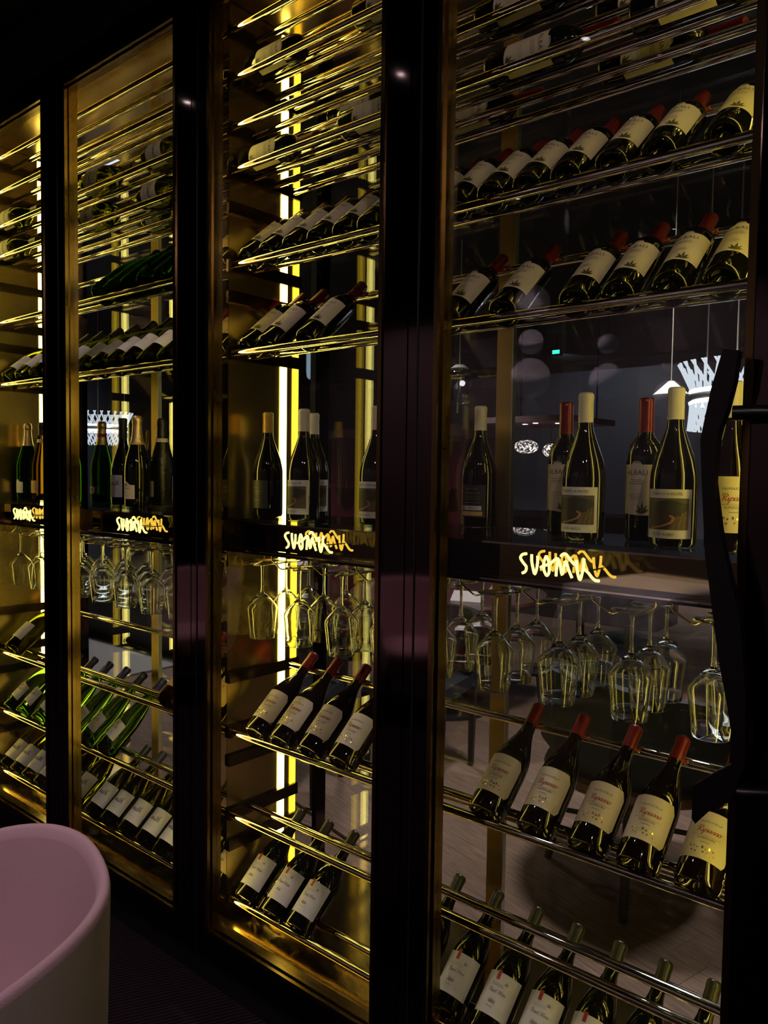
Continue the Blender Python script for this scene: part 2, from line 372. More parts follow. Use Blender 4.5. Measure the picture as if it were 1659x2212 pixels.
def frame(mb, x0, x1, z0, z1, y0, y1, wl, wr, wb, wt):
    mb.box(x0, x0 + wl, y0, y1, z0, z1); mb.box(x1 - wr, x1, y0, y1, z0, z1)
    mb.box(x0 + wl, x1 - wr, y0, y1, z0, z0 + wb); mb.box(x0 + wl, x1 - wr, y0, y1, z1 - wt, z1)
    return mb
def make_door(root, xl, xr):
    d = part('door', frame(MB(), xl + 0.002, xr - 0.002, 0.055, 2.83, -0.006, 0.036, 0.0705, 0.0705, ZB - 0.055, 2.83 - ZT), 'lacquer', root)
    a, c = xl + 0.0725, xr - 0.0725
    part('trim', frame(frame(MB(), a, c, ZB, ZT, -0.010, 0.004, 0.011, 0.011, 0.011, 0.011), a + 0.0005, c - 0.0005, ZB + 0.0005, ZT - 0.0005, 0.004, 0.034, 0.016, 0.016, 0.016, 0.016), 'brass_trim', d)
    part('pane', MB().box(a + 0.0165, c - 0.0165, 0.016, 0.022, ZB + 0.0165, ZT - 0.0165), 'door_glass', d)
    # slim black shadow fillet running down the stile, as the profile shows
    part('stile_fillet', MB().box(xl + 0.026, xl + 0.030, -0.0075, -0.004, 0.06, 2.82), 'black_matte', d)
    return d
def make_cabinet(name, label, xr, xl, with_handle):
    root = thing(name, label, 'cabinet', (0, 0, 0))
    c = (xl + xr) / 2; wl, wr = xl + 0.024, xr - 0.024           # inner wall faces
    for k, (a, b2) in enumerate(((xl, c), (c, xr))):
        d = make_door(root, a, b2)
    part('plinth', MB().box(xl, xr, 0.012, 0.545, FZ, 0.052), 'black_matte', root)
    part('base_plate', MB().box(xl + 0.004, xr - 0.004, 0.040, 0.53, 0.085, 0.118), 'brass_floor', root)
    part('top_panel', MB().box(xl + 0.004, xr - 0.004, 0.040, 0.53, 2.80, 2.83), 'brass_wall', root)
    part('crown', MB().box(xl, xr, 0.0, 0.545, 2.832, CEIL), 'black_matte', root)
    for wx, s in ((xl + 0.002, 1), (xr - 0.002, -1)):
        x0, x1 = sorted((wx, wx + s * 0.022))
        wobj = part('side_wall', MB().box(x0, x1, 0.107, 0.390, 0.120, 2.798), 'brass_wall', root)
        f = wx + s * 0.022
        a0, a1 = sorted((f, f + s * 0.003))
        part('led_strip', MB().box(a0, a1, 0.310, 0.336, 0.125, 2.79), 'led', wobj)
        part('led_strip', MB().box(a0, a1, 0.362, 0.386, 0.125, 2.79), 'led_soft', wobj)
        part('front_return', MB().box(x0 + 0.004, x1, 0.068, 0.1055, 0.120, 2.798), 'brass_mirror', root)
        for q0, q1 in ((0.125, 1.205), (1.335, 2.79)): part('led_strip', MB().box(*sorted((wx + s * 0.006, wx + s * 0.022)), 0.046, 0.064, q0, q1), 'led_front', wobj)
        for z, h in [(zz + dz, hh) for zz in ROWS.values() for dz, hh in ((0, 0.036), (0.165, 0.034))] + [(zz, 0.032) for zz in LIE]:
            b0, b1 = sorted((f, f + s * 0.011))
            part('rail_bracket', MB().box(b0, b1, 0.1075, 0.3895, z - h / 2, z + h / 2), 'brass_dark', wobj)
    i0, i1 = wl + 0.0115, wr - 0.0115
    def rail(y, z):
        part('rail', MB().tube([(i0 + (i1 - i0) * t / 12, y, z) for t in range(13)], RR, 14), 'rail_metal', root, 40)
    for z in ROWS.values():
        for y, dz in ((0.117, 0), (0.195, 0), (0.345, 0.165)): rail(y, z + dz)
    for z in LIE:
        for y in (0.117, 0.195, 0.272, 0.350): rail(y, z)
    # standing-bottle shelf with the sign channel under it
    part('glass_shelf', MB().box(wl + 0.001, wr - 0.001, 0.088, 0.388, 1.312, 1.322), 'shelf_glass', root)
    part('shelf_edge', MB().box(wl + 0.001, wr - 0.001, 0.084, 0.0875, 1.3085, 1.3125), 'rail_metal', root)
    part('fascia_panel', MB().box(wl + 0.012, wr - 0.012, 0.124, 0.130, 1.232, 1.3095), 'bronze_mirror', root)
    part('rack_plate', MB().box(wl + 0.001, wr - 0.001, 0.086, 0.388, 1.222, 1.231), 'lacquer', root)
    part('plate_edge', MB().box(wl + 0.001, wr - 0.001, 0.082, 0.0855, 1.2285, 1.232), 'rail_metal', root)
    for x in (wl + 0.0005, c - 0.04, wr - 0.0115):
        part('fascia_end', MB().box(x, x + 0.011, 0.100, 0.1235, 1.2325, 1.3095), 'brass_trim', root)
    # middle mullion and the rear glazing
    mp_ = part('mid_post', MB().box(c - 0.020, c + 0.026, 0.391, 0.403, 0.119, 2.798), 'brass_post', root)
    part('post_edge', MB().box(c + 0.0262, c + 0.030, 0.389, 0.405, 0.119, 2.798), 'alu', mp_)
    part('rear_pane', MB().box(xl + 0.012, xr - 0.012, 0.525, 0.531, 0.120, 2.798), 'rear_glass', root)
    for x in (xl, xr - 0.010):
        part('rear_stile', MB().box(x, x + 0.010, 0.500, 0.545, 0.053, 2.83), 'lacquer', root)
    # wire hangers for stemware
    cols = [xr - 0.18 - 0.165 * k for k in range(9)]
    for k in range(10):
        xm = xr - 0.18 + 0.0825 - 0.165 * k
        mb = MB()
        for s in (-1, 1):
            xw = xm + s * 0.060
            if not (wl + 0.005 < xw < wr - 0.005): continue
            x1 = min(max(xm + s * 0.016, wl + 0.008), wr - 0.008)
            pts = [(x1, 0.150, 1.2215), (x1, 0.150, 1.203), (x1 + s * 0.004, 0.149, 1.199), (xw - s * 0.004, 0.146, 1.180), (xw, 0.152, 1.1775), (xw, 0.25, 1.1775), (xw, 0.43, 1.1775), (xw, 0.436, 1.182), (xw - s * 0.03, 0.438, 1.20)]
            mb.tube(pts, 0.0021, 8)
        if mb.v: part('stem_hanger', mb, 'wire', root, 50)
    return root, cols
cabR, colsR = make_cabinet('wine_cabinet', 'tall brass and glass wine cabinet holding the red-capped bottles, right half of the wall', POSTS[0], POSTS[2], True)
cabL, colsL = make_cabinet('wine_cabinet', 'tall brass and glass wine cabinet holding green and white wine bottles, left half', POSTS[2], POSTS[4], False)
# the next cabinet, cut by the right picture edge: only its black door leaf shows, with a carved pull handle
nd = thing('cabinet_door', 'black lacquered door leaf with carved pull handle at the right picture edge', 'door')
part('door_frame', MB().box(POSTS[0] + 0.003, POSTS[0] + 0.62, -0.006, 0.05, FZ + 0.01, CEIL - 0.005), 'lacquer', nd)
hd = part('handle', MB().prism(HANDLE, -0.078, -0.056), 'handle_wood', nd)
for z, x in ((1.560, -0.383), (0.955, -0.384)):
    part('standoff', MB().tube([(x, -0.057, z), (x + 0.03, -0.052, z), (x + 0.092, -0.0065, z)], 0.012, 14), 'handle_wood', hd, 40)

# ------------------------------------------------------------------ neon signs
SIGN = {
 's': [[(-0.0774, 0.0202), (-0.0869, 0.0179), (-0.092, 0.0105), (-0.0856, 0.0011), (-0.0776, -0.0074), (-0.0791, -0.0168), (-0.0868, -0.0217)]],
 'u': [[(-0.0653, 0.0196), (-0.065, 0.0059), (-0.0611, -0.0106), (-0.0571, -0.0208), (-0.0527, -0.0083), (-0.051, 0.0071), (-0.0513, 0.0176)]],
 'o': [[(-0.0315, 0.0192), (-0.0362, 0.0068), (-0.0367, -0.0068), (-0.033, -0.017), (-0.0287, -0.0212), (-0.0242, -0.0147), (-0.0243, -0.0012), (-0.0271, 0.0121), (-0.0315, 0.0192)],
       [(-0.0443, -0.006), (-0.036, -0.0015), (-0.0227, 0.0034), (-0.0139, 0.0109), (-0.0066, 0.0168)]],
 'm': [[(-0.0081, -0.0207), (-0.0076, -0.0087), (-0.0056, 0.0079), (-0.005, 0.0161), (0.0003, 0.0039), (0.0054, -0.0164), (0.0093, -0.0012), (0.013, 0.0117), (0.019, -0.0033), (0.0275, -0.0209)]],
 'v': [[(0.0014, 0.0211), (0.0069, 0.026), (0.0134, 0.0258), (0.0225, 0.0162), (0.0331, 0.0061), (0.0361, 0.0144)],
       [(0.0365, 0.0159), (0.0371, 0.0042), (0.04, -0.0116), (0.045, -0.0228), (0.0493, -0.0093), (0.052, 0.0056), (0.0524, 0.0201)],
       [(0.053, -0.0002), (0.0625, -0.0073), (0.0705, -0.0159), (0.0783, -0.0209), (0.0859, -0.0209)]]}
letters = []
for ch, strokes in SIGN.items():
    mb = MB()
    for st in strokes: mb.tube(smooth_line([(p[0], 0, p[1]) for p in st], 4), 0.0029, 8)
    me = mb.mesh('neon_letter', 60); me.materials.append(MATS['neon']); letters.append(me)
peg = MB()
for x in (-0.07, 0.0, 0.06): peg.tube([(x, 0.0, -0.004), (x, 0.0385, -0.004)], 0.0016, 6)
peg_me = peg.mesh('standoff_pins', 60); peg_me.materials.append(MATS['black_matte'])
for x, who in ((-0.750, 'right-hand bay'), (-1.480, 'third bay from the left'), (-2.320, 'second bay from the left'), (-3.090, 'far-left bay')):
    t = thing('neon_sign', 'glowing yellow neon word sign in the shelf channel of the ' + who, 'neon sign', (x, 0.085, 1.272), group='neon signs under the bottle shelf')
    for me in letters: link('neon_letter', me, t)
    link('standoff_pins', peg_me, t)

# ------------------------------------------------------------------ wine bottles
def prof_burgundy(r=0.0435, L=0.305):
    return [(0, 0.026), (0.012, 0.022), (0.024, 0.010), (0.031, 0.0015), (0.035, 0.0), (r - 0.003, 0.0015), (r, 0.008), (r, 0.07), (r, 0.128), (r - 0.001, 0.143), (r - 0.006, 0.168), (r - 0.0145, 0.192), (r - 0.022, 0.213), (0.0165, 0.232), (0.0150, 0.25), (0.0146, L - 0.016), (0.0153, L - 0.014), (0.0153, L - 0.004), (0.0145, L - 0.001), (0, L - 0.001)]
def prof_bordeaux(r=0.0375, L=0.300):
    return [(0, 0.024), (0.012, 0.02), (0.022, 0.010), (0.028, 0.0015), (0.031, 0.0), (r - 0.003, 0.0015), (r, 0.008), (r, 0.09), (r, 0.176), (r - 0.0015, 0.189), (r - 0.007, 0.203), (r - 0.015, 0.214), (0.0165, 0.222), (0.0150, 0.232), (0.0146, L - 0.016), (0.0153, L - 0.014), (0.0153, L - 0.004), (0.0145, L - 0.001), (0, L - 0.001)]
def prof_flute(r=0.0395, L=0.335):
    return [(0, 0.012), (0.015, 0.008), (0.028, 0.0015), (0.032, 0.0), (r - 0.003, 0.0015), (r, 0.008), (r, 0.07), (r, 0.120), (r - 0.001, 0.14), (r - 0.006, 0.175), (r - 0.014, 0.215), (0.0175, 0.255), (0.0150, 0.285), (0.0140, L - 0.016), (0.0158, L - 0.014), (0.0158, L - 0.004), (0.0145, L - 0.001), (0, L - 0.001)]
def prof_champ(r=0.0445, L=0.325):
    return [(0, 0.03), (0.014, 0.026), (0.026, 0.010), (0.032, 0.0015), (0.036, 0.0), (r - 0.003, 0.0015), (r, 0.009), (r, 0.08), (r, 0.132), (r - 0.001, 0.148), (r - 0.006, 0.176), (r - 0.0145, 0.206), (0.0215, 0.238), (0.0175, 0.262), (0.0155, L - 0.03), (0.0175, L - 0.026), (0.0175, L - 0.012), (0.0155, L - 0.004), (0, L - 0.002)]
def rad_at(prof, z):
    pr = [p for p in prof[5:]]
    for (r0, z0), (r1, z1) in zip(pr[:-1], pr[1:]):
        if z0 <= z <= z1 and z1 > z0: return r0 + (r1 - r0) * (z - z0) / (z1 - z0)
    return pr[-1][0]
def cap_prof(prof, z0, grow=0.0009, bead=True):
    top = max(z for r, z in prof); zs = [z0 + (top - z0) * k / 10 for k in range(11)]
    out = [(rad_at(prof, z0) + 0.0002, z0)]
    for z in zs[:-1]: out.append((rad_at(prof, z) + grow, z + 0.0003))
    out += [(0.0148 + grow, top - 0.002), (0.0130, top + 0.0016), (0, top + 0.002)]
    return out
# cursive stroke letters for the two script words (units: x-height = 1)
CURS = {
 'R': ([[(0.55, 0.0), (0.75, 1.0), (0.95, 1.9)], [(0.15, 1.45), (0.5, 2.0), (1.3, 2.05), (1.75, 1.6), (1.3, 1.1), (0.85, 1.0), (1.2, 0.6), (1.6, 0.05), (2.0, 0.2)]], 1.95),
 'i': ([[(0.0, 0.1), (0.25, 1.0), (0.2, 0.2), (0.45, 0.0), (0.7, 0.3)]], 0.62),
 'p': ([[(0.25, 1.0), (0.0, 0.0), (-0.35, -1.0)], [(0.1, 0.4), (0.55, 1.0), (0.9, 0.7), (0.65, 0.05), (0.2, 0.1)], [(0.65, 0.05), (1.05, 0.3)]], 1.0),
 'a': ([[(0.85, 0.9), (0.45, 1.0), (0.1, 0.5), (0.3, 0.0), (0.7, 0.35), (0.95, 0.95), (0.8, 0.2), (1.0, 0.0), (1.25, 0.3)]], 1.15),
 's': ([[(0.0, 0.2), (0.5, 1.05), (0.75, 0.5), (0.6, 0.0), (0.25, 0.05)], [(0.6, 0.0), (0.95, 0.3)]], 0.85),
 'o': ([[(0.5, 1.0), (0.1, 0.6), (0.2, 0.05), (0.6, 0.05), (0.85, 0.6), (0.5, 1.0), (0.9, 0.85), (1.2, 0.95)]], 1.1),
 'Z': ([[(0.1, 1.7), (0.5, 2.0), (1.3, 1.85), (0.6, 0.9), (0.1, 0.2), (0.6, 0.3), (0.9, -0.3), (0.3, -0.9), (-0.3, -0.6)]], 1.35),
 'e': ([[(0.0, 0.4), (0.5, 0.6), (0.5, 1.0), (0.2, 0.8), (0.15, 0.2), (0.5, 0.0), (0.85, 0.35)]], 0.8),
 'n': ([[(0.0, 0.0), (0.25, 0.95), (0.2, 0.1), (0.6, 0.95), (0.85, 0.8), (0.75, 0.15), (0.95, 0.0), (1.2, 0.3)]], 1.1),
 't': ([[(0.4, 1.7), (0.15, 0.3), (0.3, 0.0), (0.6, 0.25)], [(0.0, 1.15), (0.7, 1.2)]], 0.62),
 'h': ([[(0.5, 2.0), (0.25, 1.0), (0.05, 0.0), (0.35, 0.8), (0.7, 0.95), (0.75, 0.4), (0.75, 0.05), (1.1, 0.25)]], 1.1),
 'P': ([[(0.55, 0.0), (0.75, 1.0), (0.95, 1.9)], [(0.15, 1.45), (0.5, 2.0), (1.3, 2.05), (1.75, 1.6), (1.3, 1.1), (0.85, 1.0)]], 1.7),
 'N': ([[(0.0, 0.0), (0.4, 1.0), (0.7, 1.9), (0.9, 0.9), (1.15, 0.0), (1.5, 1.0), (1.85, 2.0)]], 1.8),
 'r': ([[(0.0, 0.1), (0.2, 1.0), (0.35, 0.85), (0.6, 0.95), (0.5, 0.2), (0.7, 0.0), (0.9, 0.3)]], 0.8),
 ' ': ([], 0.7)}
def cursive(word, h, wd, slant=0.25):
    x = 0; out = []
    tot = sum(CURS[c][1] for c in word)
    for c in word:
        strokes, adv = CURS[c]
        for s in strokes:
            out.append(ribbon([((x + p[0] - tot / 2 + slant * p[1]) * h, p[1] * h) for p in s], wd, 3))
        x += adv
    return out
def outline(hw, v0, v1, kind, n=14):
    if kind == 'plain': return [(-hw, v0), (hw, v0), (hw, v1), (-hw, v1)]
    if kind == 'clip':
        c = 0.010; return [(-hw + c * 0.7, v0), (hw - c * 0.7, v0), (hw, v0 + c), (hw, v1 - c * 1.6), (hw - c, v1), (-hw + c, v1), (-hw, v1 - c * 1.6), (-hw, v0 + c)]
    if kind == 'albali':
        pts = [(-hw, v0), (-hw * 0.5, v0 + 0.002), (hw * 0.2, v0 - 0.001), (hw, v0 + 0.001), (hw, v1)]
        pts += [(0.011 * math.cos(PI * k / 8), v1 + 0.007 * math.sin(PI * k / 8)) for k in range(9)] + [(-hw, v1)]
        return pts
    if kind == 'crest':
        pts = [(-hw, v0), (hw, v0), (hw, v1 - 0.006)]
        pts += [(hw * (1 - 2 * k / n), v1 - 0.006 + 0.012 * (math.sin(PI * k / n) ** 6)) for k in range(1, n)] + [(-hw, v1 - 0.006)]
        return pts
    if kind == 'horn':
        top = [(hw - 2 * hw * k / n, v1 - 0.017 * abs(1 - 2 * k / n) ** 0.55) for k in range(n + 1)]
        bot = [(-hw + 2 * hw * k / n, v0 + 0.005 * math.sin(PI * (k / n) * 1.5)) for k in range(n + 1)]
        return bot + top
KINDS = {}
def kind(key, name, prof, glass, cap, cap_z, label=None, prints=(), extra=()):
    """label: (mat, hw, v0, v1, outline kind); prints: list of (mat, shapes); extra: (part name, mat, z0, z1) bands"""
    body = MB().lathe(prof, 28).mesh('body', 50); body.materials.append(MATS[glass])
    parts = [('body', body, None)]
    if cap:
        c = MB().lathe(cap_prof(prof, cap_z), 24).mesh('capsule', 50); c.materials.append(MATS[cap]); parts.append(('capsule', c, None))
    r = max(p[0] for p in prof)
    if label:
        mt, hw, v0, v1, ok = label
        lm = wrapped('label', [flat_poly(outline(hw, v0, v1, ok))], r + 0.0005, mt, 0.004); parts.append(('label', lm, None)); li = len(parts) - 1
        for k, (pm, shapes) in enumerate(prints):
            parts.append(('label_print', wrapped('label_print', shapes, r + 0.0009 + 0.0002 * k, pm), li))
    for (pn, pm, z0, z1) in extra:
        rs = MB().lathe([(rad_at(prof, z0) + 0.0014, z0), (rad_at(prof, (z0 + z1) / 2) + 0.0014, (z0 + z1) / 2), (rad_at(prof, z1) + 0.0014, z1)], 24).mesh(pn, 50)
        rs.materials.append(MATS[pm]); parts.append((pn, rs, None))
    KINDS[key] = (name, parts)
def lines(vs, hw): return [bar(-hw * f, hw * f, v) for v, f in vs]
def leaves(u, v, s):
    out = []
    for a in (-60, -30, 0, 28, 55):
        t = R(a); L = s * (1 - abs(a) / 160); n1 = (math.cos(t), -math.sin(t)); d = (math.sin(t), math.cos(t))
        out.append(flat_poly([(u, v), (u + d[0] * L * 0.5 + n1[0] * s * 0.10, v + d[1] * L * 0.5 + n1[1] * s * 0.10), (u + d[0] * L, v + d[1] * L), (u + d[0] * L * 0.5 - n1[0] * s * 0.10, v + d[1] * L * 0.5 - n1[1] * s * 0.10)]))
    return out
ALB = [('ink', [shift(text2d('ALBALI', 0.0145, 0, 1.08), 0, 0.143)] + cursive('sina', 0.0028, 0.0006)[:0] + lines([(0.128, .34), (0.124, .45), (0.120, .40)], 0.04)),
       ('ink_grey', lines([(0.098, .35), (0.094, .42), (0.090, .3)], 0.04) + [flat_poly([(0.010 * math.cos(PI * k / 6), 0.1635 + 0.0045 * math.sin(PI * k / 6)) for k in range(7)])]),
       ('ink_green', leaves(0.014, 0.058, 0.026))]
kind('albali', 'wine_bottle', prof_bordeaux(), 'wine_dark', 'cap_red', 0.228, ('paper_cream', 0.050, 0.055, 0.160, 'albali'), ALB)
RIP = [('ink', [shift(text2d('VALPOLICELLA', 0.0062, 0, 1.05), 0.004, 0.116), shift(text2d('SUPERIORE', 0.0066, 0, 1.05), 0.004, 0.0815)] + [bar(-0.026, -0.004, 0.0875, 0.0005), bar(0.012, 0.03, 0.0865, 0.0005)]),
       ('ink_red', [shift(s, 0.004, 0.094) for s in cursive('Ripasso', 0.0064, 0.0011)]),
       ('ink_grey', [bar(-0.003, 0.011, 0.0865, 0.0009), bar(-0.005, 0.013, 0.0735, 0.0016)]),
       ('foil_print', [bar(u, u + 0.0032, v, h) for u, v, h in ((-0.022, 0.062, .003), (-0.015, 0.063, .004), (-0.008, 0.061, .003), (0.001, 0.063, .005), (0.008, 0.061, .004), (0.014, 0.0625, .006), (0.021, 0.061, .004), (-0.018, 0.054, .003), (-0.010, 0.053, .004), (0.004, 0.054, .003), (0.012, 0.0535, .004), (0.024, 0.0525, .002))])]
kind('ripasso', 'wine_bottle', prof_burgundy(0.0435, 0.312), 'wine_ruby', 'cap_wax', 0.252, ('paper_cream', 0.054, 0.040, 0.138, 'clip'), RIP)
kind('ripasso_cream', 'wine_bottle', prof_burgundy(0.0435, 0.312), 'wine_ruby', 'cap_cream', 0.245, ('paper_cream', 0.054, 0.036, 0.138, 'clip'), RIP)
def art(v0, v1, hw):
    W = hw * 0.86; H = v1 - v0; y = lambda t: v0 + H * t
    return [('art_sky', [flat_poly([(-W, y(0.18)), (W, y(0.18)), (W, y(0.82)), (-W, y(0.82))])]),
            ('art_hill', [flat_poly([(-W, y(0.45)), (W, y(0.45)), (W, y(0.70)), (W * 0.6, y(0.74)), (W * 0.1, y(0.79)), (-W * 0.5, y(0.73)), (-W, y(0.77))])]),
            ('art_field', [flat_poly([(-W, y(0.18)), (W * 0.1, y(0.18)), (W * 0.45, y(0.50)), (-W * 0.2, y(0.62)), (-W, y(0.58))])]),
            ('art_row', [flat_poly([(W * a, y(0.18)), (W * (a + 0.13), y(0.18)), (W * (b + 0.05), y(t)), (W * b, y(t))]) for a, b, t in ((0.12, 0.50, 0.46), (0.40, 0.66, 0.52), (0.68, 0.82, 0.56), (0.90, 0.95, 0.6))] if False else [flat_poly([(W * a, y(0.18)), (W * min(1, a + 0.12), y(0.18)), (W * min(1, b + 0.06), y(t)), (W * b, y(t))]) for a, b, t in ((0.20, 0.52, 0.46), (0.46, 0.70, 0.52), (0.72, 0.86, 0.57))]),
            ('art_row_pink', [flat_poly([(W * a, y(0.18)), (W * min(1, a + 0.08), y(0.18)), (W * min(1, b + 0.03), y(t)), (W * b, y(t))]) for a, b, t in ((0.34, 0.61, 0.48), (0.61, 0.78, 0.54), (0.88, 0.95, 0.6))]),
            ('art_road', [ribbon([(-W * 0.75, y(0.20)), (-W * 0.2, y(0.25)), (W * 0.22, y(0.33)), (W * 0.33, y(0.42)), (W * 0.16, y(0.47))], 0.0042, 5)]),
            ('ink', [shift(text2d('TRIBUTO A MOTEL', 0.0072, 0, 1.02), 0.0, y(0.905)), shift(text2d('CLOS ALEJO', 0.0078, 0, 1.05), -0.006, y(0.085))])]
kind('clos', 'wine_bottle', prof_burgundy(0.0445, 0.308), 'wine_dark', 'cap_cream', 0.246, ('paper_white', 0.050, 0.018, 0.112, 'plain'), art(0.018, 0.112, 0.050))
BACK = [('foil_print', [shift(text2d('CLOS ALEJO', 0.0068, 0, 1.05), -0.004, 0.098), shift(text2d('TRIBUTO A MOTEL', 0.0058, 0, 1.0), -0.002, 0.087)] + [bar(-0.026, 0.024, v, 0.0006) for v in (0.079, 0.075, 0.071)] + [bar(-0.028, 0.0, 0.063, .0012), bar(0.006, 0.022, 0.063, .0014)]),
        ('paper_white', [flat_poly([(-0.030, 0.044), (0.026, 0.044), (0.026, 0.055), (-0.030, 0.055)])]),
        ('ink', [bar(-0.028 + 0.0018 * k, -0.0272 + 0.0018 * k, 0.0495, 0.008) for k in range(6)] + [bar(-0.012, 0.016, v, .0007) for v in (0.0465, 0.049, 0.0515)]),
        ('paper_orange', [flat_poly([(-0.030, 0.030), (0.029, 0.030), (0.029, 0.041), (-0.030, 0.041)])])]
kind('clos_back', 'wine_bottle', prof_burgundy(0.0445, 0.308), 'wine_dark', 'cap_cream', 0.246, ('paper_black', 0.036, 0.026, 0.108, 'plain'), BACK)
kind('tan_dark', 'wine_bottle', prof_burgundy(0.0445, 0.308), 'wine_dark', 'cap_tan', 0.248, ('paper_black', 0.038, 0.026, 0.108, 'plain'), [('ink_grey', [shift(text2d('OLA', 0.009, 0, 1.05), -0.004, 0.086)] + lines([(0.076, .5), (0.07, .4), (0.05, .6)], 0.03))])
PIN = [('tag_red', [flat_poly([(-0.010, 0.111), (-0.001, 0.111), (-0.001, 0.132), (-0.010, 0.132)])]),
       ('ink_grey', [shift(s, 0.004, 0.083) for s in cursive('Pinot Noir', 0.0044, 0.0009)] + lines([(0.103, .5), (0.099, .55), (0.052, .3)], 0.03) + leaves(0.02, 0.105, 0.010) + leaves(-0.002, 0.060, 0.012) + leaves(0.006, 0.060, 0.011))]
kind('pinot', 'wine_bottle', prof_burgundy(0.0435, 0.310), 'wine_dark', 'cap_olive', 0.250, ('paper_white', 0.054, 0.034, 0.128, 'plain'), PIN)
ZEN = [('ink', [shift(s, 0.0, 0.074) for s in cursive('Zenith', 0.0108, 0.0015)]), ('ink_grey', [bar(-0.018, 0.020, 0.054, 0.0009)])]
kind('zenith', 'wine_bottle', prof_burgundy(0.0425, 0.310), 'glass_olive', 'cap_charcoal', 0.250, ('paper_white', 0.055, 0.034, 0.118, 'plain'), ZEN)
kind('zenith_dark', 'wine_bottle', prof_burgundy(0.0435, 0.325), 'wine_dark', 'cap_black', 0.250, ('paper_white', 0.042, 0.030, 0.112, 'plain'), ZEN)
kind('white_scrawl', 'wine_bottle', prof_burgundy(0.0425, 0.305), 'glass_olive', 'cap_black', 0.248, ('paper_white', 0.048, 0.050, 0.130, 'plain'),
     [('ink', [ribbon([(-0.016, 0.094), (-0.006, 0.100), (0.0, 0.092), (0.006, 0.102), (0.016, 0.098)], 0.0011), ribbon([(-0.010, 0.090), (0.004, 0.094), (0.018, 0.105)], 0.0010)])])
ORT = [('ink', [shift(text2d('ORTE', 0.0125, 0, 1.05), 0.002, 0.085)]), ('ink_grey', [flat_poly([(0.0055 * math.cos(2 * PI * k / 9) + 0.002, 0.104 + 0.0075 * math.sin(2 * PI * k / 9)) for k in range(9)])] + lines([(0.066, .4), (0.060, .45)], 0.03))]
kind('orte', 'wine_bottle', prof_flute(), 'glass_green', 'cap_navy', 0.272, ('paper_white', 0.040, 0.045, 0.124, 'horn'), ORT)
kind('green_plain', 'wine_bottle', prof_champ(0.043, 0.320), 'glass_bottle_green', 'cap_black', 0.262)
kind('champ_gold', 'sparkling_wine_bottle', prof_champ(), 'wine_dark', 'foil_gold', 0.226, ('paper_cream', 0.036, 0.030, 0.085, 'crest'),
     [('ink', [shift(text2d('CRISTINA', 0.0062, 0, 1.0), 0.002, 0.066), flat_poly([(0.004 * math.cos(2 * PI * k / 8), 0.080 + 0.006 * math.sin(2 * PI * k / 8)) for k in range(8)])]), ('ink_grey', lines([(0.055, .4), (0.042, .5)], 0.03))], [('neck_band', 'cap_tan', 0.222, 0.230)])
kind('champ_red_band', 'sparkling_wine_bottle', prof_champ(), 'glass_deep_green', 'foil_gold', 0.230, ('paper_black', 0.030, 0.032, 0.066, 'plain'),
     [('paper_white', [flat_poly([(-0.016, 0.040), (0.016, 0.040), (0.016, 0.060), (-0.016, 0.060)])]), ('ink', [bar(-0.013 + 0.0022 * k, -0.0118 + 0.0022 * k, 0.05, 0.014) for k in range(11)])], [('neck_band', 'tag_red', 0.262, 0.276)])
kind('champ_cream', 'sparkling_wine_bottle', prof_champ(), 'glass_deep_green', 'foil_gold', 0.228, ('paper_white', 0.030, 0.028, 0.080, 'crest'), [('ink_grey', lines([(0.066, .5), (0.05, .4)], 0.03))])
kind('champ_amber', 'sparkling_wine_bottle', prof_champ(), 'glass_amber', 'cap_black', 0.270, ('paper_orange', 0.030, 0.030, 0.082, 'plain'), [('ink', lines([(0.062, .5), (0.056, .4)], 0.03))], [('neck_band', 'paper_cream', 0.240, 0.254)])
kind('champ_knobbly', 'sparkling_wine_bottle', prof_champ(), 'wine_knobbly', 'cap_black', 0.262, ('paper_cream', 0.012, 0.034, 0.092, 'plain'), [('ink_grey', lines([(0.07, .6), (0.06, .4)], 0.01))], [('neck_band', 'paper_cream', 0.236, 0.250)])
kind('orange_cap', 'wine_bottle', prof_flute(0.0395, 0.325), 'wine_dark', 'paper_orange', 0.265, ('paper_white', 0.040, 0.030, 0.125, 'plain'), [('ink', [ribbon([(-0.012, 0.10), (0.01, 0.105), (0.016, 0.09), (0.0, 0.075), (0.014, 0.06), (0.004, 0.05)], 0.0014)])])
kind('orange_label', 'wine_bottle', prof_burgundy(0.0425, 0.305), 'glass_amber', 'cap_charcoal', 0.250, ('paper_orange', 0.044, 0.050, 0.140, 'plain'), [('ink', [shift(text2d('SUNSET', 0.008, 0, 1.0), 0.0, 0.106)] if False else lines([(0.106, .5), (0.100, .35)], 0.03))])
kind('amber_white', 'wine_bottle', prof_burgundy(0.0435, 0.312), 'glass_olive', 'cap_tan', 0.262, ('paper_white', 0.044, 0.050, 0.130, 'plain'), [('ink_grey', lines([(0.095, .5), (0.089, .4), (0.07, .4)], 0.03))])
kind('red_thin', 'wine_bottle', prof_burgundy(0.0435, 0.312), 'wine_ruby', 'cap_red', 0.246, ('paper_white', 0.043, 0.030, 0.112, 'plain'), [('ink_grey', lines([(0.095, .5), (0.089, .4), (0.07, .4)], 0.03))])

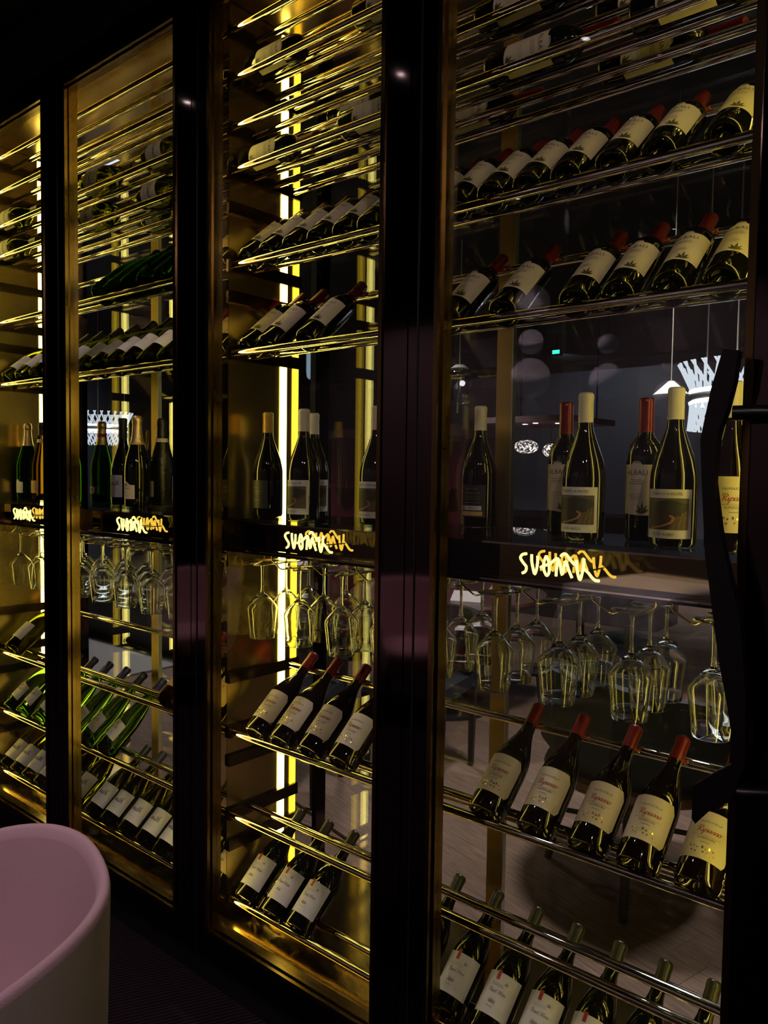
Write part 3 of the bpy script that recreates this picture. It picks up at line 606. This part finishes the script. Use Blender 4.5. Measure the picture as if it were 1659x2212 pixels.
def bottle(key, loc, rot, label, group):
    name, parts = KINDS[key]
    t = thing(name, label, 'bottle', loc, rot, group); made = []
    for pn, me, pi in parts:
        made.append(link(pn, me, t if pi is None else made[pi]))
    return t
ORD = ['first', 'second', 'third', 'fourth', 'fifth', 'sixth', 'seventh', 'eighth', 'ninth', 'tenth', 'eleventh', 'twelfth']
TH = R(40)
def tilt_row(key, row, xs, desc, where, dz=0.0):
    for i, x in enumerate(sorted(xs)):
        bottle(key, (x, 0.123, ROWS[row] + 0.010 + dz), (R(-50), random.uniform(-0.02, 0.02), 0), '%s, %s from left on %s' % (desc, ORD[i], where), desc + 's')
A1 = 'red-capped bottle with cream label'
tilt_row('albali', 'U1', [-1.069, -0.923, -0.753, -0.660, -0.558, -0.464], A1, 'the lower upper rack, right-hand bay', -0.004)
tilt_row('albali', 'U1', [-1.781, -1.694, -1.537], A1, 'the lower upper rack, third bay', -0.004)
tilt_row('albali', 'U2', [-1.053, -0.960, -0.870, -0.780, -0.681, -0.587, -0.469], A1, 'the higher slanted rack, right-hand bay', -0.004)
tilt_row('albali', 'U2', [-1.782, -1.692, -1.595, -1.499, -1.405, -1.319, -1.232, -1.143], A1, 'the higher slanted rack, third bay', -0.004)
A2 = 'wax-capped bottle with script label'
tilt_row('ripasso', 'A', [-0.942, -0.816, -0.694, -0.588, -0.472], A2, 'the rack below glasses, right-hand bay')
tilt_row('ripasso', 'A', [-1.731, -1.624, -1.508, -1.394], A2, 'the rack below glasses, third bay')
A3 = 'dark bottle with red-tagged label'
tilt_row('pinot', 'C', [-1.161, -1.043, -0.929, -0.819, -0.710, -0.605, -0.502], A3, 'the bottom rack, right-hand bay')
tilt_row('pinot', 'C', [-1.776, -1.656, -1.551], A3, 'the bottom rack, third bay')
tilt_row('white_scrawl', 'U1', [-3.305, -3.181, -3.060, -2.950, -2.830, -2.710, -2.597, -2.488, -2.386, -2.267, -2.150, -2.045], 'olive bottle with white label', 'the lower upper rack, left cabinet')
tilt_row('green_plain', 'U2', [-2.581, -2.482, -2.390, -2.296, -2.200, -2.100], 'unlabelled dark green bottle', 'the higher slanted rack, left cabinet')
tilt_row('orte', 'B', [-3.321, -3.206, -3.072, -2.951, -2.823, -2.700, -2.568], 'green wine bottle with navy cap', 'the middle low rack, left cabinet')
tilt_row('zenith', 'C', [-3.360, -3.260, -3.155, -3.050, -2.905, -2.798, -2.650, -2.541, -2.423, -2.310, -2.205, -2.100], 'olive bottle with script label', 'the bottom rack, left cabinet')
bottle('amber_white', (-3.301, 0.123, ROWS['A'] + 0.010), (R(-50), 0, 0), 'single olive bottle with white label on the far-left rack below the glasses', None)
bottle('orange_label', (-2.182, 0.123, ROWS['A'] + 0.010), (R(-50), 0, 0), 'single bottle with orange label on the second bay rack below the glasses', None)
def lie(key, x, lev, back, label):
    r = 0.0375 if key == 'albali' else 0.0425
    h = math.sqrt((r + RR) ** 2 - 0.039 ** 2)
    bottle(key, (x, 0.156 if not back else 0.311, LIE[lev] + h), (0, PI / 2, R(random.uniform(-1, 1))), label, 'bottles lying on the top racks')
LB = 'red-capped wine bottle lying on its side, '
lie('albali', -1.800, 2, False, LB + 'third bay, third level, left one')
lie('albali', -1.385, 2, False, LB + 'third bay, third level, right one')
lie('albali', -1.825, 0, False, LB + 'third bay, lowest level, left one')
lie('albali', -1.430, 0, False, LB + 'third bay, lowest level, right one')
lie('albali', -1.014, 1, False, LB + 'right-hand bay, second level, front')
lie('albali', -0.985, 0, False, LB + 'right-hand bay, lowest level, front left')
lie('albali', -0.655, 0, False, LB + 'right-hand bay, lowest level, front right')
lie('albali', -1.240, 0, True, LB + 'right-hand bay, lowest level, back left')
lie('albali', -0.790, 0, True, LB + 'right-hand bay, lowest level, back right')
lie('albali', -0.800, 1, True, LB + 'right-hand bay, second level, back')
lie('albali', -1.620, 1, True, LB + 'third bay, second level, back')
LZ = 'olive script-label bottle lying on its side, '
lie('zenith', -3.385, 1, False, LZ + 'far-left bay, second level')
lie('zenith', -3.400, 0, False, LZ + 'far-left bay, lowest level')
lie('zenith', -2.709, 1, False, LZ + 'second bay, second level, left one')
lie('zenith', -2.733, 0, False, LZ + 'second bay, lowest level, left one')
lie('zenith', -2.316, 1, False, LZ + 'second bay, second level, right one')
lie('zenith', -2.344, 0, False, LZ + 'second bay, lowest level, right one')
lie('zenith', -2.560, 0, True, LZ + 'second bay, lowest level, back')
SZ = 1.3221
def stand(key, x, y, rz, label): bottle(key, (x, y, SZ), (0, 0, R(rz)), label, 'bottles standing on the glass shelf')
stand('clos_back', -1.112, 0.334, 8, 'cream-capped standing bottle with black back label and orange strip')
stand('clos', -0.744, 0.172, 0, 'cream-capped standing bottle with painted road label, middle of the right-hand bay')
stand('albali', -0.838, 0.268, 0, 'red-capped standing bottle half hidden behind the painted-label bottle, right-hand bay middle')
stand('clos', -0.554, 0.168, 4, 'cream-capped standing bottle with painted road label, nearest the door handle')
stand('albali', -0.650, 0.262, -4, 'red-capped standing bottle with tall pale label beside the rightmost painted label')
stand('ripasso_cream', -0.445, 0.158, 20, 'standing bottle with script label seen behind the black door handle')
stand('red_thin', -1.216, 0.250, 60, 'red-capped standing bottle half hidden by the pillar of the right-hand bay')
stand('tan_dark', -1.770, 0.196, 0, 'tan-capped standing bottle with black label against the brass side wall')
stand('clos', -1.580, 0.161, 0, 'cream-capped standing bottle with painted road label, third bay, left one')
stand('red_thin' if False else 'clos', -1.672, 0.290, 50, 'cream-capped standing bottle hidden behind another, third bay, label turned away')
stand('clos', -1.338, 0.191, 0, 'cream-capped standing bottle with painted road label, beside the central pillar')
stand('tan_dark', -1.410, 0.318, 0, 'tan-capped standing bottle just behind the painted-label bottle at the central pillar')
stand('orange_cap', -2.057, 0.260, 0, 'orange-capped slim standing bottle glimpsed left of the brass side wall')
stand('champ_cream', -3.355, 0.226, 0, 'gold-foiled sparkling bottle with small white label, leftmost on the shelf')
stand('champ_amber', -3.219, 0.225, 0, 'amber sparkling bottle with black foil, second from left on the shelf')
stand('green_plain', -2.945, 0.200, 0, 'green sparkling bottle half hidden by the leftmost black door stile')
stand('champ_red_band', -2.923, 0.325, 0, 'gold-foiled sparkling bottle with red neck band and small bar-code label')
stand('zenith_dark', -2.665, 0.262, 0, 'black-capped standing bottle with script label behind the gold-foiled bottle')
stand('champ_gold', -2.481, 0.207, 0, 'gold-foiled sparkling bottle with cream label, front of the second bay')
stand('champ_knobbly', -2.515, 0.332, 0, 'knobbly dark sparkling bottle with black foil, second bay')
stand('zenith_dark', -2.330, 0.300, 40, 'dark standing bottle at the right end of the second bay shelf')

# ------------------------------------------------------------------ stemware, hung upside down
foot_o = [(0.0, 0.0), (0.030, 0.0006), (0.0425, 0.0012), (0.0432, 0.0022), (0.0420, 0.0030), (0.025, 0.0045), (0.010, 0.0075), (0.0055, 0.0125)]
stem_o = [(0.0055, 0.0125), (0.0040, 0.024), (0.0036, 0.050), (0.0037, 0.072), (0.0046, 0.086), (0.0075, 0.0945)]
bowl_o = [(0.0075, 0.0945), (0.0140, 0.0985), (0.0260, 0.1105), (0.0375, 0.1235), (0.0435, 0.1315), (0.0460, 0.1375), (0.0464, 0.1430), (0.0452, 0.1540), (0.0425, 0.1780), (0.0395, 0.2050), (0.0372, 0.2288)]
bowl_i = [(0.0368, 0.2298), (0.0361, 0.2290), (0.0384, 0.2050), (0.0414, 0.1780), (0.0441, 0.1540), (0.0453, 0.1435), (0.0449, 0.1388), (0.0424, 0.1330), (0.0363, 0.1252), (0.0245, 0.1125), (0.0130, 0.1030), (0.0, 0.1000)]
GL = []
for nm, pr in (('foot', foot_o), ('stem', stem_o), ('bowl', bowl_o + bowl_i)):
    mb = MB().lathe([(r, -z) for r, z in pr], 36)
    me = bpy.data.meshes.new(nm); me.from_pydata(mb.v, [], mb.f); bm = bmesh.new(); bm.from_mesh(me)
    bm.to_mesh(me); bm.free(); me.shade_smooth(); me.materials.append(MATS['crystal'])
    # outward orientation: the profile runs foot -> rim -> inside, upside down, so flip to face out
    me.flip_normals(); GL.append((nm, me))
def hang_glass(x, y, label):
    t = thing('wine_glass', label, 'wine glass', (x, y, 1.1835), (0, 0, random.uniform(0, 6)), 'wine glasses hanging under the shelf')
    for nm, me in GL: link(nm, me, t)
for cols, cabn in ((colsR, 'right cabinet'), (colsL, 'left cabinet')):
    for i, x in enumerate(sorted(cols)):
        for j, y in enumerate((0.200, 0.298, 0.396)):
            if cabn == 'left cabinet' and i == 0 and j == 2: pass
            hang_glass(x, y, 'hanging wine glass, %s row, %s from left in the %s' % (('front', 'middle', 'back')[j], ORD[i], cabn))

# ------------------------------------------------------------------ dining side: pink tub chair
def tub_chair(label, loc, rz, mat_in, mat_out, zr_back=0.82, zr_arm=0.62, rx=0.289, ry=0.333, seat=0.44, pw=3.4, name='tub_chair'):
    t = thing(name, label, 'chair', loc, (0, 0, rz))
    n = 48; span = R(250)
    mo, mi_, rim = MB(), MB(), MB()
    def pt(a, k, z):       # superellipse, back at +Y
        c, s = math.sin(a), math.cos(a); e = 0.82
        return (rx * k * math.copysign(abs(c) ** e, c), ry * k * math.copysign(abs(s) ** e, s), z)
    rows_o = []; rows_i = []; rows_r = []
    for i in range(n + 1):
        a = -span / 2 + span * i / n; u = abs(a) / (span / 2)
        zr = zr_back + (zr_arm - zr_back) * (u ** pw)
        rows_o.append([pt(a, 0.80, 0.30), pt(a, 0.88, 0.36), pt(a, 0.94, 0.46), pt(a, 0.985, 0.58), pt(a, 1.0, zr - 0.03), pt(a, 1.0, zr - 0.014)])
        rows_r.append([pt(a, 1.0, zr - 0.014), pt(a, 0.997, zr - 0.006), pt(a, 0.985, zr), pt(a, 0.965, zr + 0.001), pt(a, 0.945, zr - 0.005), pt(a, 0.93, zr - 0.02)])
        rows_i.append([pt(a, 0.93, zr - 0.02), pt(a, 0.90, zr - 0.07), pt(a, 0.86, max(seat + 0.05, zr - 0.17)), pt(a, 0.80, max(seat + 0.02, zr - 0.28)), pt(a, 0.70, seat - 0.03)])
    def skin(mb, rows):
        m = len(rows[0]); vs = [p for r in rows for p in r]
        fs = [(i * m + j, (i + 1) * m + j, (i + 1) * m + j + 1, i * m + j + 1) for i in range(len(rows) - 1) for j in range(m - 1)]
        mb.add(vs, fs)
    skin(mo, rows_o); skin(rim, rows_r); skin(mi_, rows_i)
    for rows, mbx in ((rows_o, mo),):      # close the arm fronts
        for idx in (0, n):
            loop = rows_o[idx] + rows_r[idx][1:] + rows_i[idx][1:]
            mo.add(loop, [tuple(range(len(loop)))])
    part('outer_shell', mo, mat_out, t, 45); part('rim', rim, mat_in, t, 60); part('inner_back', mi_, mat_in, t, 60)
    se = MB().lathe([(0, seat + 0.015), (0.20, seat + 0.012), (0.225, seat), (0.235, seat - 0.03), (0.222, seat - 0.12), (0, seat - 0.13)], 40)
    part('seat', se, mat_in, t, 60)
    for sx in (-1, 1):
        for sy in (-1, 1):
            part('leg', MB().tube([(sx * 0.17, sy * 0.17, 0.315), (sx * 0.23, sy * 0.23, 0.0)], [0.018, 0.011], 10), 'wood_leg', t, 50)
    return t
tub_chair('pink upholstered tub chair in the lower left foreground', (-1.341, -0.963, FZ), -0.335, 'fabric_pink', 'fabric_shell', 0.82, 0.58)
tub_chair('pink tub chair nearer the white-clothed table, mirrored in the black stiles', (-2.95, -2.40, FZ), 2.2, 'fabric_pink', 'fabric_shell')
tub_chair('pink tub chair further along the carpet, mirrored in the black stiles', (-4.30, -1.75, FZ), 2.6, 'fabric_pink', 'fabric_shell')

# table with white cloth behind the viewer (seen mirrored in the sign channel)
TX, TY, TR = -2.02, -3.80, R(14)
tb = thing('dining_table', 'dark pedestal table standing on the carpet behind the viewer', 'table', (TX, TY, FZ), (0, 0, TR))
part('table_top', MB().box(-0.40, 0.40, -0.40, 0.40, 0.715, 0.745), 'wood_leg', tb)
part('pedestal', MB().lathe([(0, 0.0), (0.26, 0.0), (0.26, 0.02), (0.05, 0.05), (0.04, 0.40), (0.05, 0.714), (0, 0.714)], 24), 'wood_leg', tb, 40)
nn = 96; vs = []; fs = []
def _sq(a, h):
    c, s_ = math.cos(a), math.sin(a); k = h / max(abs(c), abs(s_)); return c * k, s_ * k
for j, (h, z, wv) in enumerate(((0.001, 0.752, 0), (0.30, 0.752, 0), (0.403, 0.751, 0), (0.409, 0.742, 0.001), (0.416, 0.66, 0.008), (0.428, 0.58, 0.018), (0.44, 0.50, 0.03))):
    for k in range(nn):
        a = 2 * PI * k / nn; x, y = _sq(a, h + wv * math.sin(a * 14 + 0.6)); dip = 0.06 * (max(abs(math.sin(a)), abs(math.cos(a))) < 0.76) * (j > 3) * (j - 3) / 3
        vs.append((x, y, z - dip))
for j in range(6):
    for k in range(nn): fs.append((j * nn + k, j * nn + (k + 1) % nn, (j + 1) * nn + (k + 1) % nn, (j + 1) * nn + k))
tc_ = part('tablecloth', MB().add(vs, fs), 'cloth_white', None, 50); tc_.location = (TX, TY, FZ); tc_.rotation_euler = (0, 0, TR)
tag(tc_, 'white cloth draped over the square table behind the viewer, mirrored in the glass', 'tablecloth')
# globe pendants mirrored in the door glass
for i, (x, y, zs) in enumerate(((-2.55, -3.05, ((2.545, 0.115), (2.30, 0.080), (2.07, 0.128), (1.885, 0.055))), (-2.03, -3.05, ((2.24, 0.060), (2.02, 0.105))))):
    t = thing('globe_pendant', ('long bubble pendant of four stacked globes mirrored in the door glass', 'short bubble pendant of two globes mirrored in the door glass')[i], 'pendant lamp', (x, y, CEIL))
    part('cord', MB().tube([(0, 0, 0), (0, 0, zs[0][0] + zs[0][1] - CEIL)], 0.004, 8), 'black_matte', t, 60)
    for z, r in zs:
        part('globe', MB().lathe([(r * math.sin(PI * k / 16) if 0 < k < 16 else 0, -r * math.cos(PI * k / 16)) for k in range(17)], 28, 0, 0, z - CEIL), 'globe_glow', t, 80)
def downlight(x, y, label):
    t = thing('ceiling_downlight', label, 'ceiling light', (x, y, CEIL))
    part('bezel', MB().lathe([(0.016, 0.0), (0.045, 0.0), (0.045, -0.008), (0.016, -0.010)], 24), 'black_matte', t, 40)
    part('lens', MB().lathe([(0, -0.004), (0.016, -0.004)], 24), 'down_disc', t)
for i, (xy, p, tg, an, cl) in enumerate(DOWN_FRONT): downlight(xy[0], xy[1], '%s recessed ceiling spotlight on the chair side of the cabinets' % ORD[i])
for i, (xy, p) in enumerate(DOWN_BACK): downlight(xy[0], xy[1], '%s recessed ceiling spotlight of the room behind the cabinets' % ORD[i])

# ------------------------------------------------------------------ the room behind the cabinets
for i, (x, y) in enumerate(((-3.75, 0.745), (-3.77, 0.850))):
    t = thing('ceiling_panel', ('small white ceiling light panel above the second bay, upper one', 'small white ceiling light panel above the second bay, lower one')[i], 'ceiling light', (x, y, CEIL))
    part('frame', MB().box(-0.066, 0.066, -0.042, 0.042, -0.008, 0), 'black_matte', t); part('diffuser', MB().box(-0.06, 0.06, -0.036, 0.036, -0.0095, -0.0081), 'panel_white', t)
struct('trim_1', MB().box(-3.235, -3.16, 1.80, 1.88, FZ, CEIL - 0.001), 'grey_column')
def dining_chair(label, loc, rz):
    t = thing('dining_chair', label, 'chair', loc, (0, 0, rz), 'black dining chairs')
    part('seat', MB().lathe([(0, 0.475), (0.20, 0.472), (0.245, 0.46), (0.25, 0.44), (0.24, 0.425), (0, 0.42)], 4).add([], []), 'leather_black', t) if False else None
    mb = MB(); hw = 0.22
    mb.hexa([(-hw, -hw, 0.42), (hw, -hw, 0.42), (hw, hw, 0.42), (-hw, hw, 0.42)], [(-hw + 0.015, -hw + 0.015, 0.475), (hw - 0.015, -hw + 0.015, 0.475), (hw - 0.015, hw - 0.015, 0.475), (-hw + 0.015, hw - 0.015, 0.475)])
    part('seat', mb, 'leather_black', t)
    b = MB(); rows = []
    for k in range(13):
        a = R(-70 + 140 * k / 12); x = 0.25 * math.sin(a); y = 0.02 + 0.25 * math.cos(a)
        rows.append(((x * 0.92, y * 0.92), (x * 1.05, y * 1.05)))
    for k in range(12):
        (i0, o0), (i1, o1) = rows[k], rows[k + 1]
        b.hexa([(*i0, 0.60), (*i1, 0.60), (*o1, 0.60), (*o0, 0.60)], [(i0[0] * 1.05, i0[1] * 1.05, 0.80), (i1[0] * 1.05, i1[1] * 1.05, 0.80), (o1[0] * 1.05, o1[1] * 1.05, 0.80), (o0[0] * 1.05, o0[1] * 1.05, 0.80)])
    part('backrest', b, 'leather_black', t, 30)
    for sx in (-1, 1):
        for sy in (-1, 1):
            a = [(sx * 0.195 + dx, sy * 0.195 + dy, 0.0) for dx, dy in ((-.012, -.012), (.012, -.012), (.012, .012), (-.012, .012))]
            q = [(sx * 0.20 + dx, sy * 0.20 + dy, 0.42 if sy < 0 else 0.61) for dx, dy in ((-.019, -.019), (.019, -.019), (.019, .019), (-.019, .019))]
            part('leg', MB().hexa(a, q), 'wood_leg', t)
    return t
F2 = FZ + 0.012
dining_chair('black dining chair behind the glasses at the left edge of the right-hand bay', (-2.33, 1.70, F2), R(12))
dining_chair('black dining chair seen low behind the third bay bottles', (-2.66, 1.12, F2), R(25))
dining_chair('black dining chair beyond the round table', (-1.95, 3.3, F2), R(160))
def lounge_chair(label, loc, rz):
    t = thing('lounge_armchair', label, 'chair', loc, (0, 0, rz), 'navy lounge armchairs')
    n = 40; mo = MB(); rows = []
    for i in range(n + 1):
        a = R(-130 + 260 * i / n); zt = 0.80 - 0.12 * (abs(a) / R(130)) ** 2
        s, c = math.sin(a), math.cos(a)
        rows.append([(s * 0.29, c * 0.29, 0.432), (s * 0.36, c * 0.36, 0.52), (s * 0.385, c * 0.385, zt - 0.05), (s * 0.375, c * 0.375, zt), (s * 0.325, c * 0.325, zt), (s * 0.30, c * 0.30, 0.52), (s * 0.26, c * 0.26, 0.435)])
    m = 7; mo.add([p for r in rows for p in r], [(i * m + j, (i + 1) * m + j, (i + 1) * m + j + 1, i * m + j + 1) for i in range(n) for j in range(m - 1)] + [tuple(range(m)), tuple(n * m + k for k in range(m))])
    part('shell', mo, 'fabric_navy', t, 50)
    part('seat', MB().lathe([(0, 0.435), (0.25, 0.435), (0.255, 0.49), (0.22, 0.51), (0, 0.515)], 36), 'fabric_navy', t, 50)
    part('base_ring', MB().lathe([(0, 0.398), (0.335, 0.398), (0.345, 0.41), (0.335, 0.431), (0, 0.431)], 44), 'wood_ring', t, 40)
    for k in range(4):
        a = R(45 + 90 * k); d = (math.cos(a), math.sin(a))
        part('leg', MB().tube([(d[0] * 0.25, d[1] * 0.25, 0.40), (d[0] * 0.33, d[1] * 0.33, 0.0)], [0.020, 0.014], 10), 'wood_leg', t, 50)
    for k in range(2):
        a = R(45 + 90 * k); part('cross_bar', MB().tube([(math.cos(a) * 0.28, math.sin(a) * 0.28, 0.20), (-math.cos(a) * 0.28, -math.sin(a) * 0.28, 0.20)], 0.010, 8), 'wood_leg', t, 50)
lounge_chair('navy lounge armchair on a wooden ring behind the right-hand bay', (-1.10, 1.42, F2), R(150))
lounge_chair('navy lounge armchair further right behind the black door handle', (-0.30, 1.75, F2), R(200))
def round_table(label, loc, r):
    t = thing('dining_table', label, 'table', loc)
    part('table_top', MB().lathe([(0, 0.715), (r - 0.01, 0.715), (r, 0.73), (r - 0.01, 0.745), (0, 0.745)], 48), 'table_maroon', t, 40)
    part('pedestal', MB().lathe([(0, 0.0), (0.28, 0.0), (0.28, 0.02), (0.05, 0.05), (0.04, 0.4), (0.06, 0.714), (0, 0.714)], 28), 'wood_leg', t, 40)
round_table('maroon round dining table behind the left end of the right-hand bay', (-2.85, 2.65, F2), 0.62)
round_table('maroon round dining table further back beside the grey column', (-4.6, 3.2, F2), 0.62)
fold = MB().add([(-0.09, -0.05, 0), (0.09, -0.05, 0), (0.09, 0.05, 0), (-0.09, 0.05, 0), (-0.08, 0.0, 0.055), (0.08, 0.0, 0.055)], [(0, 3, 2, 1), (0, 1, 5, 4), (2, 3, 4, 5), (1, 2, 5), (3, 0, 4)]).mesh('napkin'); fold.materials.append(MATS['cloth_white'])
for i, (x, y, r) in enumerate(((-2.55, 2.42, 20), (-2.95, 2.25, -30), (-2.62, 2.95, 70), (-4.40, 2.85, 0), (-4.85, 2.95, 40))):
    o = link('napkin', fold); o.location = (x, y, F2 + 0.746); o.rotation_euler = (0, 0, R(r))
    tag(o, 'white folded napkin, %s one counted from the front, on a maroon table' % ORD[i], 'napkin', 'folded napkins on the far tables')
# clear glass pendants on cords
def glass_pendant(label, x, y, zc, h, r, mat, wick=True):
    t = thing('glass_pendant', label, 'pendant lamp', (x, y, zc), group='clear glass pendants')
    o = [(0.0, h / 2), (r * 0.75, h / 2 - 0.004), (r * 0.95, h / 2 - 0.03), (r, h / 2 - 0.07), (r, -h / 2 + 0.05), (r * 0.93, -h / 2 + 0.012), (r * 0.8, -h / 2)]
    i_ = [(r * 0.78, -h / 2 + 0.003), (r * 0.9, -h / 2 + 0.016), (r - 0.004, -h / 2 + 0.05), (r - 0.004, h / 2 - 0.07), (r * 0.91, h / 2 - 0.033), (r * 0.72, h / 2 - 0.008), (0, h / 2 - 0.005)]
    part('shade', MB().lathe(o + i_, 32), mat, t, 60)
    part('cord', MB().tube([(0, 0, h / 2), (0, 0, CEIL - zc)], 0.004, 6), 'cord', t, 60)
    part('wick', MB().tube(smooth_line([(0, 0, h / 2 - 0.01), (0.008, 0, 0.05), (-0.004, 0, -0.08), (-0.012, 0, -h / 2 - 0.06)], 4), 0.006, 6), 'cord', t, 60)
    part('cap', MB().lathe([(0, h / 2 + 0.03), (0.03, h / 2 + 0.028), (r * 0.8, h / 2 + 0.003), (0, h / 2 + 0.003)], 24), 'plastic_white', t, 50)
    part('bulb', MB().lathe([(0.02 * math.sin(PI * k / 8) if 0 < k < 8 else 0, 0.05 - 0.02 * math.cos(PI * k / 8)) for k in range(9)], 14, 0.025, 0, -0.03), 'bulb_warm', t, 80)
glass_pendant('glass pendant left of the grey column in the third bay', -3.95, 2.56, 2.245, 0.28, 0.075, 'lamp_lit')
glass_pendant('glass pendant cut by the central pillar in the third bay', -3.745, 3.13, 2.15, 0.25, 0.072, 'lamp_lit')
glass_pendant('smoky glass pendant at the left edge of the right-hand bay', -3.122, 3.12, 2.055, 0.24, 0.080, 'lamp_pane')
t = thing('cone_pendant', 'small white cone pendant above the rightmost painted-label bottle', 'pendant lamp', (-1.226, 1.956, 1.80))
part('shade', MB().lathe([(0.0, 0.06), (0.012, 0.058), (0.075, 0.0), (0.070, 0.0), (0.010, 0.052), (0, 0.054)], 24), 'plastic_white', t, 40)
part('cord', MB().tube([(0, 0, 0.06), (0, 0, CEIL - 1.80)], 0.0022, 6), 'cord', t, 60)
# slatted crystal chandeliers
def chandelier(label, loc, s):
    t = thing('crystal_chandelier', label, 'chandelier', loc, group='slatted crystal chandeliers')
    R0 = 0.24 * s
    part('light_ring', MB().lathe([(R0 - 0.02 * s, 0.012 * s), (R0, 0.020 * s), (R0 + 0.012 * s, 0.0), (R0, -0.020 * s), (R0 - 0.02 * s, -0.012 * s), (R0 - 0.02 * s, 0.012 * s)], 48), 'alu', t, 40)
    for up in (1, -1):
        part('light_ring', MB().lathe([(R0 - 0.014 * s, up * 0.022 * s), (R0 + 0.008 * s, up * 0.022 * s), (R0 + 0.006 * s, up * 0.032 * s), (R0 - 0.012 * s, up * 0.032 * s), (R0 - 0.014 * s, up * 0.022 * s)], 48), 'crystal_glow', t, 40)
    slat = []
    for up in (1, -1):
        for lean in (1, -1):
            mb = MB(); wd = 0.0050 * s; z0, z1 = up * 0.034 * s, up * 0.150 * s; d = lean * 0.055 * s; o = (0.05 if up > 0 else 0.0) * s
            th = 0.004 * s
            mb.hexa([(-th, -wd, z0), (th, -wd, z0), (th, wd, z0), (-th, wd, z0)], [(o - th, d - wd, z1), (o + th, d - wd, z1), (o + th, d + wd, z1), (o - th, d + wd, z1)])
            me = mb.mesh('slat'); me.materials.append(MATS['slat_glow']); slat.append((up, lean, me))
    for up, lean, me in slat:
        for k in range(30):
            a = 2 * PI * (k + (0.5 if lean < 0 else 0)) / 30; o = link('slat', me, t); o.location = (R0 * math.cos(a), R0 * math.sin(a), 0); o.rotation_euler = (0, 0, a)
    for k in range(3):
        a = 2 * PI * k / 3 + 0.6; part('cable', MB().tube([(R0 * math.cos(a), R0 * math.sin(a), 0), (R0 * math.cos(a), R0 * math.sin(a), CEIL - loc[2])], 0.003, 6), 'cord', t, 60)
chandelier('crystal slat chandelier glowing white behind the black door handle', (-1.037, 2.376, 1.817), 1.0)
chandelier('crystal slat chandelier glowing white behind the second bay sparkling bottles', (-7.13, 2.73, 1.846), 1.05)
# far bar
t = thing('bar_counter', 'dark bar counter with grey front far behind the right-hand bay', 'counter', (-4.0, 6.3, FZ))
part('front', MB().box(-1.1, 1.2, -0.3, 0.3, 0, 1.04), 'stone_dark', t); part('counter_top', MB().box(-1.15, 1.25, -0.36, 0.36, 1.041, 1.08), 'wood_leg', t)
t = thing('bar_soffit', 'pale lit soffit hanging over the far bar', 'soffit', (-4.0, 6.2, 1.98))
part('panel', MB().box(-0.55, 0.45, -0.60, 0.45, 0.0, 0.06), 'mauve', t)
for x in (-0.5, 0.4): part('hanger_rod', MB().tube([(x, 0.1, 0.06), (x, 0.1, CEIL - 1.98)], 0.008, 8), 'black_matte', t, 50)
for k in range(5): part('spot', MB().lathe([(0, -0.004), (0.028, -0.004)], 16, -0.40 + 0.19 * k, -0.42 + 0.12 * (k % 2)), 'down_disc', t)
for i, (x, y, z, sx) in enumerate(((-4.076, 5.702, 1.735, 0.125), (-3.88, 5.86, 1.70, 0.085))):
    t = thing('bar_lamp', ('sparkling glass lamp over the far bar, left one', 'sparkling glass lamp over the far bar, right one')[i], 'pendant lamp', (x, y, z))
    part('globe', MB().lathe([(sx * math.sin(PI * k / 12) if 0 < k < 12 else 0, -0.07 * math.cos(PI * k / 12)) for k in range(13)], 20), 'sparkle', t, 80)
    part('rod', MB().tube([(0, 0, 0.066), (0, 0, 1.975 - z)], 0.004, 6), 'black_matte', t, 60)
t = thing('till_screen', 'small glowing till screen on the far bar', 'screen', (-3.86, 6.0, FZ + 1.081)); part('case', MB().box(-0.09, 0.09, 0.0, 0.05, 0, 0.09), 'black_matte', t); part('display', MB().box(-0.075, 0.075, -0.004, -0.0005, 0.02, 0.075), 'screen', t)
t = thing('exit_sign', 'small green exit sign far behind the right-hand bay', 'sign', (-4.372, 6.838, 2.82)); part('case', MB().box(-0.07, 0.07, 0.0, 0.04, 0, 0.09), 'black_matte', t); part('display', MB().box(-0.045, 0.045, -0.004, -0.0005, 0.022, 0.065), 'exit_green', t)
part('rod', MB().tube([(0, 0.02, 0.09), (0, 0.02, CEIL - 2.82)], 0.006, 6), 'black_matte', t)
for i, (x, y, z) in enumerate(((-4.09, 4.34, 0.80),)):
    t = thing('red_candle', 'small glowing red candle glass on a far table', 'candle', (x, y, 0.0)); t.location.z = F2 + 0.746; t.location.x, t.location.y = -4.55, 3.5
    part('glass', MB().lathe([(0, 0), (0.03, 0), (0.035, 0.06), (0.03, 0.06), (0, 0.058)], 16), 'glow_red', t, 50)
# red service shelf and grey banquette
t = thing('red_sideboard', 'red painted sideboard with open shelves behind the third bay', 'sideboard', (-4.55, 3.9, FZ))
part('carcass', MB().box(-0.55, 0.95, 0, 0.5, 0, 1.80), 'red_wall', t); part('top', MB().box(-0.58, 0.98, -0.03, 0.53, 1.801, 1.88), 'mauve', t)
for z in (0.9, 1.35): part('shelf', MB().box(-0.5, 0.9, -0.12, -0.001, z, z + 0.025), 'red_wall', t)
t = thing('banquette', 'long grey stone bench with pale metal edging behind the second bay', 'bench', (-6.3, 2.3, FZ))
part('body', MB().box(-1.6, 2.2, 0, 0.6, 0, 0.44), 'stone_dark', t); part('top', MB().box(-1.65, 2.25, -0.04, 0.62, 0.441, 0.48), 'stone', t); part('edging', MB().box(-1.65, 2.25, -0.055, -0.041, 0.435, 0.485), 'alu', t)
struct('floor_stone', MB().box(-8.2, -5.0, 0.6, 2.2, FZ - 0.003, FZ + 0.011), 'stone')
